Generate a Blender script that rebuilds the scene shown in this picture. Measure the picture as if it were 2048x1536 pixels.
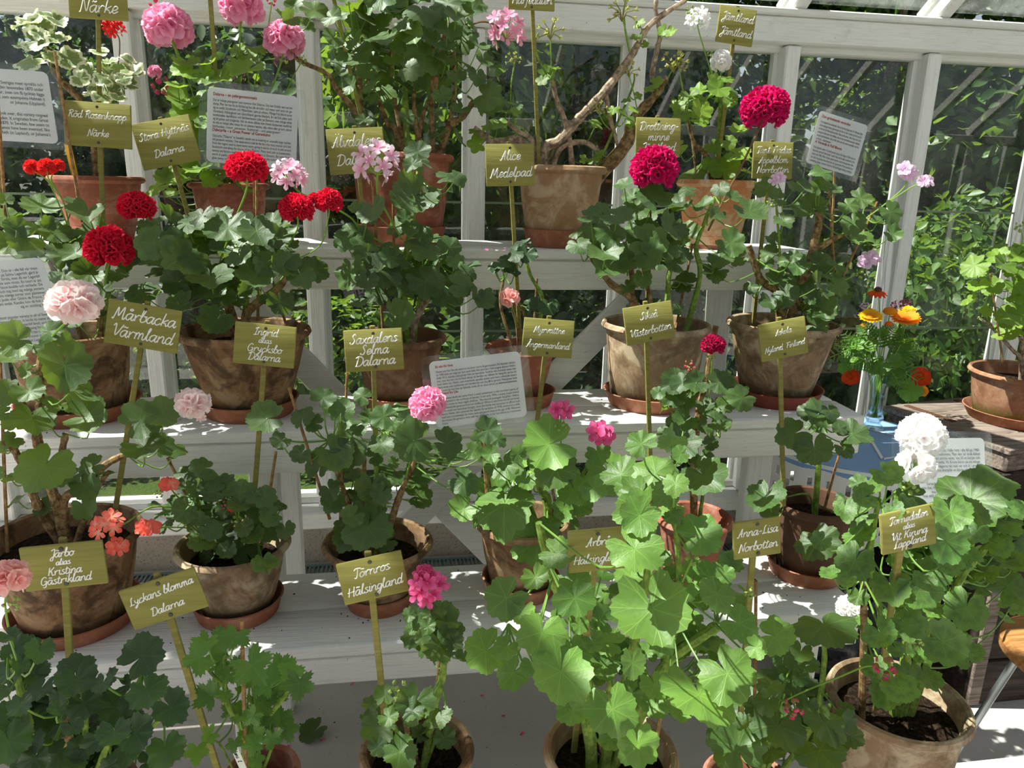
import bpy, math, random
import numpy as np
from mathutils import Vector, Matrix
random.seed(7)
rs = np.random.RandomState(7)
for o in list(bpy.data.objects):
    bpy.data.objects.remove(o)
SC = bpy.context.scene
COL = SC.collection

# ---------------------------------------------------------------- camera, sky, sun, exposure
CAMZ, FPX = 1.40, 1480.0
YAW, PITCH, ROLL = (math.radians(a) for a in (8.94, 15.19, 1.37))
FW = Vector((math.sin(YAW)*math.cos(PITCH), math.cos(YAW)*math.cos(PITCH), -math.sin(PITCH)))
_r = Vector((math.cos(YAW), -math.sin(YAW), 0)); _u = _r.cross(FW)
RT = _r*math.cos(ROLL)+_u*math.sin(ROLL); UP = _u*math.cos(ROLL)-_r*math.sin(ROLL)
EYE = Vector((0, 0, CAMZ))
cd = bpy.data.cameras.new('camera'); cam = bpy.data.objects.new('camera', cd); COL.objects.link(cam)
cam.matrix_world = Matrix(((RT.x, UP.x, -FW.x, EYE.x), (RT.y, UP.y, -FW.y, EYE.y), (RT.z, UP.z, -FW.z, EYE.z), (0, 0, 0, 1)))
cd.sensor_width = 36; cd.lens = FPX/2048*36; cd.clip_start = .02; cd.clip_end = 200
SC.camera = cam
SUN_DIR = Vector((-0.53, 0.08, 0.80)).normalized()      # towards the sun: high on the left, over the glass roof
w = bpy.data.worlds.new('sky'); SC.world = w; w.use_nodes = True
nt = w.node_tree; bg = nt.nodes['Background']
sky = nt.nodes.new('ShaderNodeTexSky'); sky.sky_type = 'NISHITA'; sky.sun_disc = False
sky.sun_elevation = math.asin(SUN_DIR.z); sky.sun_rotation = math.atan2(SUN_DIR.x, SUN_DIR.y)
sky.air_density = 1.0; sky.dust_density = 1.2
hs = nt.nodes.new('ShaderNodeHueSaturation'); hs.inputs['Saturation'].default_value = .5
nt.links.new(sky.outputs[0], hs.inputs['Color']); nt.links.new(hs.outputs[0], bg.inputs[0]); bg.inputs[1].default_value = 0.08
sl = bpy.data.lights.new('sun', 'SUN'); sl.energy = 10.5; sl.angle = math.radians(0.55); sl.color = (1, .95, .86)
so = bpy.data.objects.new('sun', sl); COL.objects.link(so); so.rotation_euler = SUN_DIR.to_track_quat('Z', 'Y').to_euler()
SC.view_settings.view_transform = 'Standard'; SC.view_settings.look = 'None'
SC.view_settings.gamma = 1; SC.view_settings.use_curve_mapping = False
SC.view_settings.exposure = 0.47
SC.cycles.transparent_max_bounces = 24; SC.cycles.max_bounces = 8
SC.cycles.caustics_reflective = False; SC.cycles.caustics_refractive = False

def ray(x, y):
    return RT*((x-1024)/FPX)-UP*((y-768)/FPX)+FW
def P(x, y, Y):                       # the point seen at (x, y) that stands Y metres towards the glass
    d = ray(x, y); return EYE+d*(Y/d.y)
def PZ(x, y, z):                      # the point seen at (x, y) that lies at height z
    d = ray(x, y); return EYE+d*((z-CAMZ)/d.z)
def mpp(p):                           # metres per photograph pixel at p
    return (p-EYE).dot(FW)/FPX

# ---------------------------------------------------------------- materials
def srgb(r, g, b):
    return tuple(((c/255)/12.92 if c/255 <= .04045 else ((c/255+.055)/1.055)**2.4) for c in (r, g, b))+(1,)
class NT:
    def __init__(s, name):
        s.m = bpy.data.materials.new(name); s.m.use_nodes = True; s.t = s.m.node_tree
        s.t.nodes.clear(); s.out = s.n('ShaderNodeOutputMaterial')
    def n(s, typ, inp=None, **kw):
        q = s.t.nodes.new(typ)
        for k, v in kw.items(): setattr(q, k, v)
        for k, v in (inp or {}).items():
            if hasattr(v, 'is_output') or isinstance(v, bpy.types.NodeSocket): s.t.links.new(v, q.inputs[k])
            else: q.inputs[k].default_value = v
        return q
    def mix(s, f, a, b, mode='MIX'):
        q = s.n('ShaderNodeMix', data_type='RGBA', blend_type=mode)
        for i, v in ((0, f), (6, a), (7, b)):
            if isinstance(v, bpy.types.NodeSocket): s.t.links.new(v, q.inputs[i])
            else: q.inputs[i].default_value = v
        return q.outputs[2]
    def math(s, op, a, b=0.0, c=None, clamp=False):
        q = s.n('ShaderNodeMath', operation=op, use_clamp=clamp)
        for i, v in enumerate((a, b, c)):
            if v is None: continue
            if isinstance(v, bpy.types.NodeSocket): s.t.links.new(v, q.inputs[i])
            else: q.inputs[i].default_value = v
        return q.outputs[0]
    def ramp(s, f, a, b):             # smooth 0..1 between a and b
        q = s.n('ShaderNodeMapRange', {0: f, 1: a, 2: b}, interpolation_type='SMOOTHSTEP'); return q.outputs[0]
    def noise(s, scale, detail=4, rough=.6, vec=None, dist=0.0):
        q = s.n('ShaderNodeTexNoise', {'Scale': scale, 'Detail': detail, 'Roughness': rough, 'Distortion': dist})
        if vec is not None: s.t.links.new(vec, q.inputs['Vector'])
        return q.outputs[0]
    def coord(s, kind='Object'):
        return s.n('ShaderNodeTexCoord').outputs[kind]
    def scaled(s, v, sc, loc=(0, 0, 0)):
        return s.n('ShaderNodeMapping', {0: v, 1: loc, 3: sc}).outputs[0]
    def bump(s, h, strength=.3, dist=.002):
        return s.n('ShaderNodeBump', {'Strength': strength, 'Distance': dist, 'Height': h}).outputs[0]
    def pbr(s, col, rough=.6, spec=.4, normal=None, **kw):
        q = s.n('ShaderNodeBsdfPrincipled', {'Base Color': col, 'Roughness': rough, 'Specular IOR Level': spec})
        if normal is not None: s.t.links.new(normal, q.inputs['Normal'])
        for k, v in kw.items(): q.inputs[k].default_value = v
        return q.outputs[0]
    def done(s, sh):
        s.t.links.new(sh, s.out.inputs[0]); return s.m
    def mixsh(s, f, a, b):
        q = s.n('ShaderNodeMixShader', {0: f, 1: a, 2: b}); return q.outputs[0]

def plain(name, col, rough=.6, spec=.4, **kw):
    m = NT(name); return m.done(m.pbr(col, rough, spec, **kw))

def leaf_mat(name, green, lime, back, zone=0.0, vari=0.0, trans=.28, rough=.5, vein=.5, lobes=7):
    m = NT(name); at = m.n('ShaderNodeAttribute', attribute_name='lc')
    sep = m.n('ShaderNodeSeparateColor', {0: at.outputs[0]}); yel = sep.outputs[2]
    x = m.math('MULTIPLY_ADD', sep.outputs[0], 2.0, -1.0); y = m.math('MULTIPLY_ADD', sep.outputs[1], 2.0, -1.0)   # the leaf's own flat coordinates
    t = m.math('SQRT', m.math('ADD', m.math('MULTIPLY', x, x), m.math('MULTIPLY', y, y)))
    ang = m.math('MULTIPLY', m.math('ARCTAN2', y, x), lobes/(2*math.pi))
    u = m.math('ABSOLUTE', m.math('SUBTRACT', m.math('FRACT', m.math('ADD', ang, 20.0)), .5))            # 0 on a main vein, .5 between two lobes
    arc = m.math('MULTIPLY', t, 2*math.pi/lobes)
    v1 = m.math('MULTIPLY', u, arc)
    v2 = m.math('MULTIPLY', m.math('ABSOLUTE', m.math('SUBTRACT', u, m.math('MULTIPLY', m.math('SUBTRACT', t, .42), .42))), arc)
    m1 = m.math('SUBTRACT', 1.0, m.ramp(v1, .004, .028)); m2 = m.math('MULTIPLY', m.math('SUBTRACT', 1.0, m.ramp(v2, .003, .02)), m.ramp(t, .42, .5))
    vm = m.math('MAXIMUM', m1, m.math('MULTIPLY', m2, .6))
    co = m.coord(); fl = m.n('ShaderNodeCombineXYZ', {0: x, 1: y, 2: m.math('MULTIPLY', yel, 40.0)}).outputs[0]
    vo = m.n('ShaderNodeTexVoronoi', {'Scale': 9.0, 'Vector': fl}).outputs[0]
    col = m.mix(yel, green, lime)
    nz = m.noise(3.0, 4, .65, fl)
    col = m.mix(m.math('MULTIPLY', nz, .32), col, tuple(c*1.45 for c in lime[:3])+(1,))
    col = m.mix(1.0, col, m.n('ShaderNodeCombineColor', {0: at.outputs['Alpha'], 1: at.outputs['Alpha'], 2: at.outputs['Alpha']}).outputs[0], 'MULTIPLY')
    if zone:
        tz = m.math('ADD', t, m.math('MULTIPLY', m.math('SUBTRACT', nz, .5), .3))
        zb = m.math('MULTIPLY', m.ramp(tz, .42, .54), m.math('SUBTRACT', 1.0, m.ramp(tz, .62, .78)))
        col = m.mix(m.math('MULTIPLY', zb, zone), col, srgb(34, 46, 24))
    if vari:
        edge = m.ramp(m.math('ADD', t, m.math('MULTIPLY', m.noise(7, 3, .7, fl), .45)), .93, 1.03)
        col = m.mix(edge, col, srgb(236, 238, 205))
    col = m.mix(m.math('MULTIPLY', vm, vein*.45), col, tuple(min(1, c*1.7+.03) for c in lime[:3])+(1,))
    h = m.math('ADD', m.math('MULTIPLY', vm, -.8), m.math('ADD', m.math('MULTIPLY', vo, -.6), m.math('MULTIPLY', m.noise(160, 2, .6, co), .35)))
    bm = m.bump(h, .22, .0018)
    a = m.pbr(col, rough, .6, bm, **{'Sheen Weight': .10, 'Sheen Roughness': .5})
    b = m.n('ShaderNodeBsdfTranslucent', {0: m.mix(.55, col, back)}).outputs[0]
    return m.done(m.mixsh(trans, a, b))
LIME = srgb(118, 150, 48)
M = {}
M['leaf'] = leaf_mat('geranium_leaf', srgb(34, 68, 30), srgb(84, 112, 38), srgb(190, 225, 60))
M['leaf_zone'] = leaf_mat('zonal_leaf', srgb(34, 68, 31), srgb(84, 112, 40), srgb(180, 215, 60), zone=.3)
M['leaf_dark'] = leaf_mat('dark_leaf', srgb(26, 56, 29), srgb(64, 92, 40), srgb(110, 160, 40), trans=.24)
M['leaf_pale'] = leaf_mat('pale_leaf', srgb(70, 112, 46), srgb(116, 150, 56), srgb(180, 220, 75), zone=.08, vein=.6)
M['leaf_bright'] = leaf_mat('leaf_backlight_tint', srgb(62, 104, 36), srgb(128, 158, 46), srgb(190, 225, 50), trans=.42)  # brighter, yellower copy of the leaf: backlight put into the colour
M['leaf_mid'] = leaf_mat('zonal_leaf_sunlit_tint', srgb(48, 90, 40), srgb(102, 136, 50), srgb(180, 220, 65), zone=.42)  # lighter copy of the zonal leaf, sunlight worked into its green
M['leaf_vari'] = leaf_mat('variegated_leaf', srgb(84, 110, 62), srgb(140, 158, 84), srgb(210, 220, 140), vari=1)
M['leaf_cut'] = leaf_mat('cut_leaf', srgb(58, 104, 36), srgb(104, 146, 46), srgb(170, 220, 50), vein=.35, lobes=5)
M['petiole'] = plain('petiole', srgb(104, 140, 58), .5)
M['stalk'] = plain('stalk', srgb(122, 160, 60), .5)
M['stalk_red'] = plain('stalk_red', srgb(110, 80, 48), .5)
M['bud'] = plain('green_bud', srgb(140, 160, 80), .55)
def bark(name, a, b):
    m = NT(name); co = m.coord(); nz = m.noise(70, 4, .65, co)
    col = m.mix(m.ramp(nz, .35, .7), a, b)
    return m.done(m.pbr(col, .8, .2, m.bump(nz, .6, .003)))
M['stem_brown'] = bark('stem_brown', srgb(92, 68, 44), srgb(168, 140, 100))
M['stem_green'] = bark('stem_green', srgb(92, 118, 48), srgb(140, 164, 74))
M['stem_grey'] = bark('stem_grey', srgb(112, 92, 76), srgb(188, 168, 146))

def petal(name, inner, outer, trans=.42):
    m = NT(name); at = m.n('ShaderNodeAttribute', attribute_name='lc')
    sep = m.n('ShaderNodeSeparateColor', {0: at.outputs[0]})
    col = m.mix(m.ramp(sep.outputs[0], .0, .85), inner, outer)
    col = m.mix(m.math('MULTIPLY', sep.outputs[2], .5), col, inner)
    a = m.pbr(col, .55, .25, **{'Sheen Weight': .15})
    b = m.n('ShaderNodeBsdfTranslucent', {0: col}).outputs[0]
    return m.done(m.mixsh(trans, a, b))
M['red'] = petal('petal_red', srgb(190, 6, 40), srgb(238, 26, 70))
M['scarlet'] = petal('petal_scarlet', srgb(206, 24, 26), srgb(246, 56, 50))
M['magenta'] = petal('petal_magenta', srgb(176, 0, 78), srgb(226, 12, 116))
M['crimson'] = petal('petal_crimson', srgb(140, 0, 48), srgb(206, 24, 92))
M['pink'] = petal('petal_pink', srgb(244, 146, 194), srgb(255, 190, 218))
M['hotpink'] = petal('petal_hotpink', srgb(214, 40, 110), srgb(250, 118, 178))
M['palepink'] = petal('petal_palepink', srgb(232, 150, 190), srgb(250, 226, 240))
M['blush'] = petal('petal_blush', srgb(252, 206, 208), srgb(255, 244, 242))
M['salmon'] = petal('petal_salmon', srgb(250, 172, 168), srgb(255, 212, 206))
M['coral'] = petal('petal_coral', srgb(255, 186, 166), srgb(252, 104, 84))
M['white'] = petal('petal_white', srgb(252, 244, 244), (1, 1, 1, 1))
M['lilac'] = petal('petal_lilac', srgb(226, 170, 214), srgb(244, 220, 242))
M['yellow'] = petal('petal_yellow', srgb(236, 160, 0), srgb(255, 214, 20))
M['orange'] = petal('petal_orange', srgb(246, 130, 6), srgb(255, 170, 36))
M['rust'] = petal('petal_rust', srgb(230, 110, 16), srgb(222, 52, 20))
M['purple'] = petal('petal_purple', srgb(70, 26, 46), srgb(120, 50, 84))
M['dry'] = petal('dried_flower', srgb(150, 150, 60), srgb(206, 206, 130))
M['budpink'] = petal('bud_pink', srgb(150, 150, 80), srgb(222, 70, 120))
M['disc'] = plain('flower_disc', srgb(74, 42, 20), .8)

def terracotta(name, base, light, dark, amt=.5, moss=.3, seed=0.0, damt=.5, mc=(62, 66, 30)):
    m = NT(name); co = m.scaled(m.coord(), (1, 1, 1), (seed, seed*1.7, 0)); cob = m.coord()
    n1 = m.noise(13, 6, .68, co, .8); n2 = m.noise(34, 6, .72, co); n3 = m.noise(90, 3, .6, co)
    n4 = m.noise(10, 5, .65, m.scaled(co, (1, 1, .8)), .7)
    col = m.mix(m.math('MULTIPLY', m.ramp(n1, .44, .60), amt), base, light)
    col = m.mix(m.math('MULTIPLY', m.ramp(n4, .48, .62), damt), col, dark)
    col = m.mix(m.math('MULTIPLY', m.ramp(n2, .52, .72), .4*amt), col, light)
    col = m.mix(m.math('MULTIPLY', n3, .22), col, dark)
    if moss:
        z = m.n('ShaderNodeSeparateXYZ', {0: cob}).outputs[2]
        band = m.math('SUBTRACT', 1.0, m.ramp(m.math('ADD', z, m.math('MULTIPLY', n2, .07)), .03, .10))
        col = m.mix(m.math('MULTIPLY', band, moss), col, srgb(*mc))
    return m.done(m.pbr(col, .85, .2, m.bump(m.math('ADD', n2, n3), .25, .002)))
TC_O, TC_L, TC_D = srgb(176, 112, 80), srgb(198, 170, 138), srgb(112, 78, 56)
M['tc_red'] = terracotta('terracotta_red', srgb(152, 90, 70), srgb(188, 148, 130), srgb(104, 60, 46), .55, 0, 1.0)
M['tc_tan'] = terracotta('terracotta_tan', srgb(164, 130, 100), srgb(200, 180, 152), srgb(146, 102, 72), .75, .5, 2.3, .5)
M['tc_orange'] = terracotta('terracotta_orange', srgb(204, 140, 96), srgb(230, 204, 172), srgb(186, 110, 70), .7, 0, 3.1, .6)
M['tc_brown'] = terracotta('terracotta_brown', srgb(134, 100, 72), srgb(182, 154, 120), srgb(70, 52, 38), .6, .5, 4.7, .85)
M['tc_old'] = terracotta('terracotta_weathered', srgb(150, 122, 96), srgb(196, 178, 150), srgb(98, 80, 60), .8, .75, 6.2, .7)
M['tc_moss'] = terracotta('terracotta_mossy', srgb(126, 88, 66), srgb(160, 132, 104), srgb(70, 52, 38), .6, 1.0, 8.4, .6)
M['tc_ring'] = terracotta('terracotta_moss_ringed', srgb(150, 104, 78), srgb(184, 150, 122), srgb(110, 74, 54), .5, 1.0, 3.3, .6, (92, 112, 34))
M['rust_iron'] = plain('rusty_iron', srgb(86, 54, 38), .8)
M['tc_dark'] = terracotta('dark_clay', srgb(92, 66, 52), srgb(108, 80, 66), srgb(72, 50, 40), .4, 0, 5.0, .4)
M['saucer'] = terracotta('terracotta_saucer', srgb(158, 100, 76), srgb(190, 148, 124), srgb(126, 78, 58), .4, 0, 9.0, .5)
M['saucer_plastic'] = plain('plastic_saucer', srgb(132, 62, 48), .45)
def soil():
    m = NT('potting_soil'); co = m.coord(); n = m.noise(120, 5, .75, co)
    col = m.mix(m.ramp(n, .4, .75), srgb(28, 20, 15), srgb(78, 60, 46))
    return m.done(m.pbr(col, .95, .1, m.bump(n, 1, .006)))
M['soil'] = soil()

def white_wood(name, base=(.80, .80, .775), dirt=.35, axis=(1, 22, 22)):
    m = NT(name); co = m.coord(); g = m.noise(9, 5, .6, m.scaled(co, axis)); d = m.noise(14, 5, .7, co); s = m.noise(130, 2, .5, co)
    col = m.mix(m.math('MULTIPLY', m.ramp(d, .55, .8), dirt), base+(1,), (.44, .42, .37, 1))
    col = m.mix(m.math('MULTIPLY', m.ramp(s, .72, .78), .6), col, (.2, .18, .14, 1))
    col = m.mix(m.math('MULTIPLY', m.ramp(g, .48, .66), .25), col, (.45, .44, .4, 1))
    return m.done(m.pbr(col, .55, .35, m.bump(m.math('ADD', g, m.math('MULTIPLY', d, .3)), .8, .003)))
M['white_x'] = white_wood('white_painted_plank')
M['white_z'] = white_wood('white_painted_post', (.82, .82, .80), .3, (22, 22, 1))
def grey_wood(name, a, b):
    m = NT(name); co = m.coord(); g = m.noise(7, 6, .65, m.scaled(co, (1, 16, 16))); d = m.noise(8, 4, .6, co)
    col = m.mix(m.ramp(g, .35, .7), a, b); col = m.mix(m.math('MULTIPLY', d, .4), col, a)
    return m.done(m.pbr(col, .8, .25, m.bump(g, .5, .002)))
M['crate_wood'] = grey_wood('weathered_crate', srgb(98, 84, 76), srgb(160, 146, 136))
M['chest_wood'] = grey_wood('dark_chest', srgb(40, 32, 30), srgb(76, 62, 56))
M['stool_wood'] = grey_wood('stool_wood', srgb(138, 92, 50), srgb(188, 138, 84))
M['sign'] = grey_wood('olive_board', srgb(130, 126, 64), srgb(148, 143, 78))
M['stake'] = grey_wood('olive_stake', srgb(124, 118, 60), srgb(148, 140, 80))
M['cane'] = bark('bamboo_cane', srgb(120, 88, 56), srgb(168, 134, 90))
M['ink_white'] = plain('white_paint_pen', (.86, .86, .84, 1), .5)
M['ink_black'] = plain('black_print', (.025, .025, .03, 1), .6)
M['ink_red'] = plain('red_print', srgb(150, 20, 30), .6)
M['screw'] = plain('screw', (.07, .07, .06, 1), .45, Metallic=.7)
M['steel'] = plain('galvanised_steel', (.42, .45, .46, 1), .35, Metallic=.85)
M['grate'] = plain('painted_grate', srgb(130, 152, 152), .4, Metallic=.4)
M['yellow_tag'] = plain('yellow_plastic', srgb(250, 190, 10), .4)
M['white_tag'] = plain('white_plastic', srgb(206, 212, 200), .4)
def paper():
    m = NT('laminated_paper'); n = m.noise(60, 3, .6, m.coord())
    c = m.mix(n, (.86, .865, .89, 1), (.90, .905, .92, 1))
    return m.done(m.mixsh(.45, m.pbr(c, .35, .4), m.n('ShaderNodeBsdfTranslucent', {0: c}).outputs[0]))
M['paper'] = paper()
def film(name, tint, haze, gloss, rough):
    m = NT(name); fc = m.n('ShaderNodeLayerWeight', {0: .5}).outputs[1]
    fr = m.math('ADD', m.math('MULTIPLY', m.math('POWER', fc, 5.0), .9), .035)
    tr = m.n('ShaderNodeBsdfTransparent', {0: tint}).outputs[0]
    df = m.n('ShaderNodeBsdfDiffuse', {0: (.8, .82, .8, 1)}).outputs[0]
    gl = m.n('ShaderNodeBsdfGlossy', {'Roughness': rough}).outputs[0]
    n = m.noise(9, 5, .7, m.coord())
    sh = m.mixsh(m.math('MULTIPLY', m.ramp(n, .3, .8), haze), tr, df)
    return m.done(m.mixsh(m.math('MULTIPLY', fr, gloss), sh, gl))
M['film'] = film('laminate_film', (.96, .98, .97, 1), .07, 1.2, .06)
M['glass'] = film('window_glass', (.93, .96, .95, 1), .045, 1.1, .0)
M['glass_roof'] = film('dusty_roof_glass', (.92, .96, .95, 1), .2, .9, .02)
M['glass_edge'] = plain('glass_edge', srgb(120, 135, 108), .3)
def real_glass():
    m = NT('vase_glass'); g = m.n('ShaderNodeBsdfGlass', {0: (.93, .97, .97, 1), 1: .02, 2: 1.45}).outputs[0]
    t = m.n('ShaderNodeBsdfTransparent', {0: (.93, .97, .97, 1)}).outputs[0]
    return m.done(m.mixsh(.45, t, g))
M['vase'] = real_glass()
def floor_m():
    m = NT('concrete_floor'); co = m.coord(); a = m.noise(3, 5, .6, co); b = m.noise(60, 4, .7, co)
    col = m.mix(a, (.40, .38, .36, 1), (.56, .54, .52, 1)); col = m.mix(m.ramp(b, .62, .74), col, (.2, .18, .16, 1))
    return m.done(m.pbr(col, .8, .25, m.bump(b, .3, .003)))
M['floor'] = floor_m()
def stone_m():
    m = NT('stone_plinth'); co = m.coord(); a = m.noise(12, 5, .7, co); b = m.noise(110, 4, .7, co)
    col = m.mix(a, srgb(150, 142, 130), srgb(196, 188, 174)); col = m.mix(m.ramp(b, .5, .72), col, srgb(96, 90, 80))
    return m.done(m.pbr(col, .9, .15, m.bump(b, .6, .004)))
M['stone'] = stone_m()
def ground_m():
    m = NT('lawn'); co = m.coord(); a = m.noise(3, 4, .7, co); b = m.noise(60, 4, .8, co)
    col = m.mix(a, srgb(46, 66, 26), srgb(84, 104, 44)); col = m.mix(m.ramp(b, .5, .75), col, srgb(30, 40, 18))
    return m.done(m.pbr(col, .9, .1, m.bump(b, 1, .02)))
M['lawn'] = ground_m()
def tleaf(name, a, b, tr):
    m = NT(name); at = m.n('ShaderNodeAttribute', attribute_name='lc')
    sep = m.n('ShaderNodeSeparateColor', {0: at.outputs[0]})
    col = m.mix(sep.outputs[2], a, b)
    return m.done(m.mixsh(.4, m.pbr(col, .45, .45), m.n('ShaderNodeBsdfTranslucent', {0: m.mix(.5, col, tr)}).outputs[0]))
M['tree'] = tleaf('tree_leaf', srgb(34, 62, 26), srgb(84, 118, 44), srgb(170, 205, 60))
M['tree_dark'] = tleaf('tree_leaf_dark', srgb(24, 46, 24), srgb(58, 86, 40), srgb(120, 160, 60))
M['trunk'] = bark('tree_bark', srgb(86, 76, 64), srgb(146, 136, 120))
def cloth_m(name, a, b, sc):
    m = NT(name); co = m.coord(); n = m.noise(sc, 3, .6, co); wv = m.noise(400, 1, .5, co)
    return m.done(m.pbr(m.mix(n, a, b), .85, .15, m.bump(wv, .2, .001), **{'Sheen Weight': .3}))
M['blue_cloth'] = cloth_m('blue_tablecloth', srgb(112, 150, 200), srgb(142, 178, 222), 8)
M['lace'] = cloth_m('white_lace', (.78, .78, .77, 1), (.84, .84, .82, 1), 30)
M['bag'] = plain('black_plastic', (.02, .021, .024, 1), .22, .6)

# ---------------------------------------------------------------- mesh building
ORG = {}                                # world origin of every parented object
class MB:
    def __init__(s): s.v = []; s.f = []; s.c = []; s.m = []
    def add(s, vs, fs, cols=None, mat=0):
        b = len(s.v); s.v.extend([tuple(p) for p in vs]); s.f.extend([tuple(i+b for i in f) for f in fs])
        s.c.extend(cols if cols is not None else [(0, 1, 0, 1)]*len(vs)); s.m.extend([mat]*len(fs)); return s
    def box(s, c, size, rot=None, mat=0, bev=0.0):
        x, y, z = (d/2 for d in size)
        if bev:
            b = min(bev, x*.45, y*.45, z*.45); vs = []
            for sz in (-1, 1):                       # four stacked chamfered rings
                for ring in ((0, 1) if sz < 0 else (1, 0)):
                    ix = x-(0 if ring else b); iy = y-(0 if ring else b); zz = sz*(z-(b if ring else 0))
                    for (px, py) in ((ix-b, iy), (ix, iy-b), (ix, -iy+b), (ix-b, -iy), (-ix+b, -iy), (-ix, -iy+b), (-ix, iy-b), (-ix+b, iy)):
                        vs.append((px, py, zz))
            fs = [tuple(range(0, 8)), tuple(range(31, 23, -1))]
            for k in range(3):
                for i in range(8): j = (i+1) % 8; fs.append((k*8+j, k*8+i, (k+1)*8+i, (k+1)*8+j))
        else:
            vs = [(sx*x, sy*y, sz*z) for sx in (-1, 1) for sy in (-1, 1) for sz in (-1, 1)]
            fs = [(0, 1, 3, 2), (4, 6, 7, 5), (0, 4, 5, 1), (2, 3, 7, 6), (0, 2, 6, 4), (1, 5, 7, 3)]
        R = rot if rot is not None else Matrix.Identity(3); c = Vector(c)
        return s.add([R @ Vector(p)+c for p in vs], fs, mat=mat)
    def bar(s, a, b, wx, wy, side=Vector((1, 0, 0)), mat=0, bev=.002):   # square bar from a to b
        a, b = Vector(a), Vector(b); z = (b-a).normalized(); x = (side-z*side.dot(z)).normalized(); y = z.cross(x)
        R = Matrix((x, y, z)).transposed(); return s.box((a+b)/2, (wx, wy, (b-a).length), R, mat, bev)
    def lathe(s, prof, c=(0, 0, 0), n=48, mat=0, wob=0.0, axis=None):
        c = Vector(c); vs = []; fs = []
        R = Matrix.Identity(3) if axis is None else Vector(axis).to_track_quat('Z', 'Y').to_matrix()
        for (r, z) in prof:
            for i in range(n):
                a = 2*math.pi*i/n; q = r*(1+wob*math.sin(3*a+z*20))
                vs.append(R @ Vector((q*math.cos(a), q*math.sin(a), z))+c)
        for k in range(len(prof)-1):
            for i in range(n):
                j = (i+1) % n; fs.append((k*n+i, k*n+j, (k+1)*n+j, (k+1)*n+i))
        if prof[0][0] > 1e-5: fs.append(tuple(range(n-1, -1, -1)))
        if prof[-1][0] > 1e-5: fs.append(tuple((len(prof)-1)*n+i for i in range(n)))
        return s.add(vs, fs, mat=mat)
    def tube(s, pts, rad, n=7, mat=0, knots=0.0, cols=None):
        pts = [Vector(p) for p in pts]; m = len(pts); rad = rad if isinstance(rad, (list, tuple)) else [rad]*m
        vs = []; fs = []; px = None
        for i, p in enumerate(pts):
            t = (pts[min(i+1, m-1)]-pts[max(i-1, 0)]); t = t.normalized() if t.length > 1e-9 else Vector((0, 0, 1))
            x = px-t*px.dot(t) if px is not None else t.orthogonal()
            x = x.normalized() if x.length > 1e-6 else t.orthogonal().normalized(); y = t.cross(x); px = x
            r = rad[i]*(1+knots*(random.random()-.3))
            for k in range(n):
                a = 2*math.pi*k/n; vs.append(p+x*(r*math.cos(a))+y*(r*math.sin(a)))
        for i in range(m-1):
            for k in range(n):
                j = (k+1) % n; fs.append((i*n+k, i*n+j, (i+1)*n+j, (i+1)*n+k))
        fs.append(tuple(range(n-1, -1, -1))); fs.append(tuple((m-1)*n+k for k in range(n)))
        return s.add(vs, fs, mat=mat, cols=None)
    def build(s, name, mats, parent=None, smooth=True, org=None):
        me = bpy.data.meshes.new(name); o0 = ORG.get(parent.name, Vector()) if parent is not None else Vector(org or (0, 0, 0))
        va = np.array(s.v, dtype=np.float64)-np.array(o0) if s.v else np.zeros((0, 3))
        me.from_pydata(va.tolist(), [], s.f)
        for m in (mats if isinstance(mats, (list, tuple)) else [mats]): me.materials.append(m)
        if any(s.m): me.polygons.foreach_set('material_index', s.m)
        at = me.color_attributes.new('lc', 'FLOAT_COLOR', 'POINT'); at.data.foreach_set('color', np.array(s.c, dtype=np.float32).ravel())
        if smooth:
            me.polygons.foreach_set('use_smooth', [True]*len(me.polygons))
            try: me.set_sharp_from_angle(angle=math.radians(38))
            except Exception: pass
        me.update()
        o = bpy.data.objects.new(name, me); COL.objects.link(o)
        if parent is not None: o.parent = parent
        else: o.location = o0
        ORG[o.name] = o0
        return o
def tag(o, label=None, cat=None, group=None, kind=None):
    for k, v in (('label', label), ('category', cat), ('group', group), ('kind', kind)):
        if v: o[k] = v
    return o
def thing(name, loc, label, cat, group=None):
    o = bpy.data.objects.new(name, None); o.empty_display_size = .05; COL.objects.link(o); o.location = loc
    ORG[o.name] = Vector(loc); return tag(o, label, cat, group)
def crom(pts, sub=6):                   # smooth curve through points
    pts = [Vector(p) for p in pts]; out = []
    if len(pts) < 3: 
        return [pts[0].lerp(pts[-1], i/sub) for i in range(sub+1)]
    for i in range(len(pts)-1):
        p0, p1, p2, p3 = pts[max(i-1, 0)], pts[i], pts[i+1], pts[min(i+2, len(pts)-1)]
        for k in range(sub):
            t = k/sub; out.append(.5*((2*p1)+(p2-p0)*t+(2*p0-5*p1+4*p2-p3)*t*t+(3*p1-p0-3*p2+p3)*t**3))
    out.append(pts[-1]); return out
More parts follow.
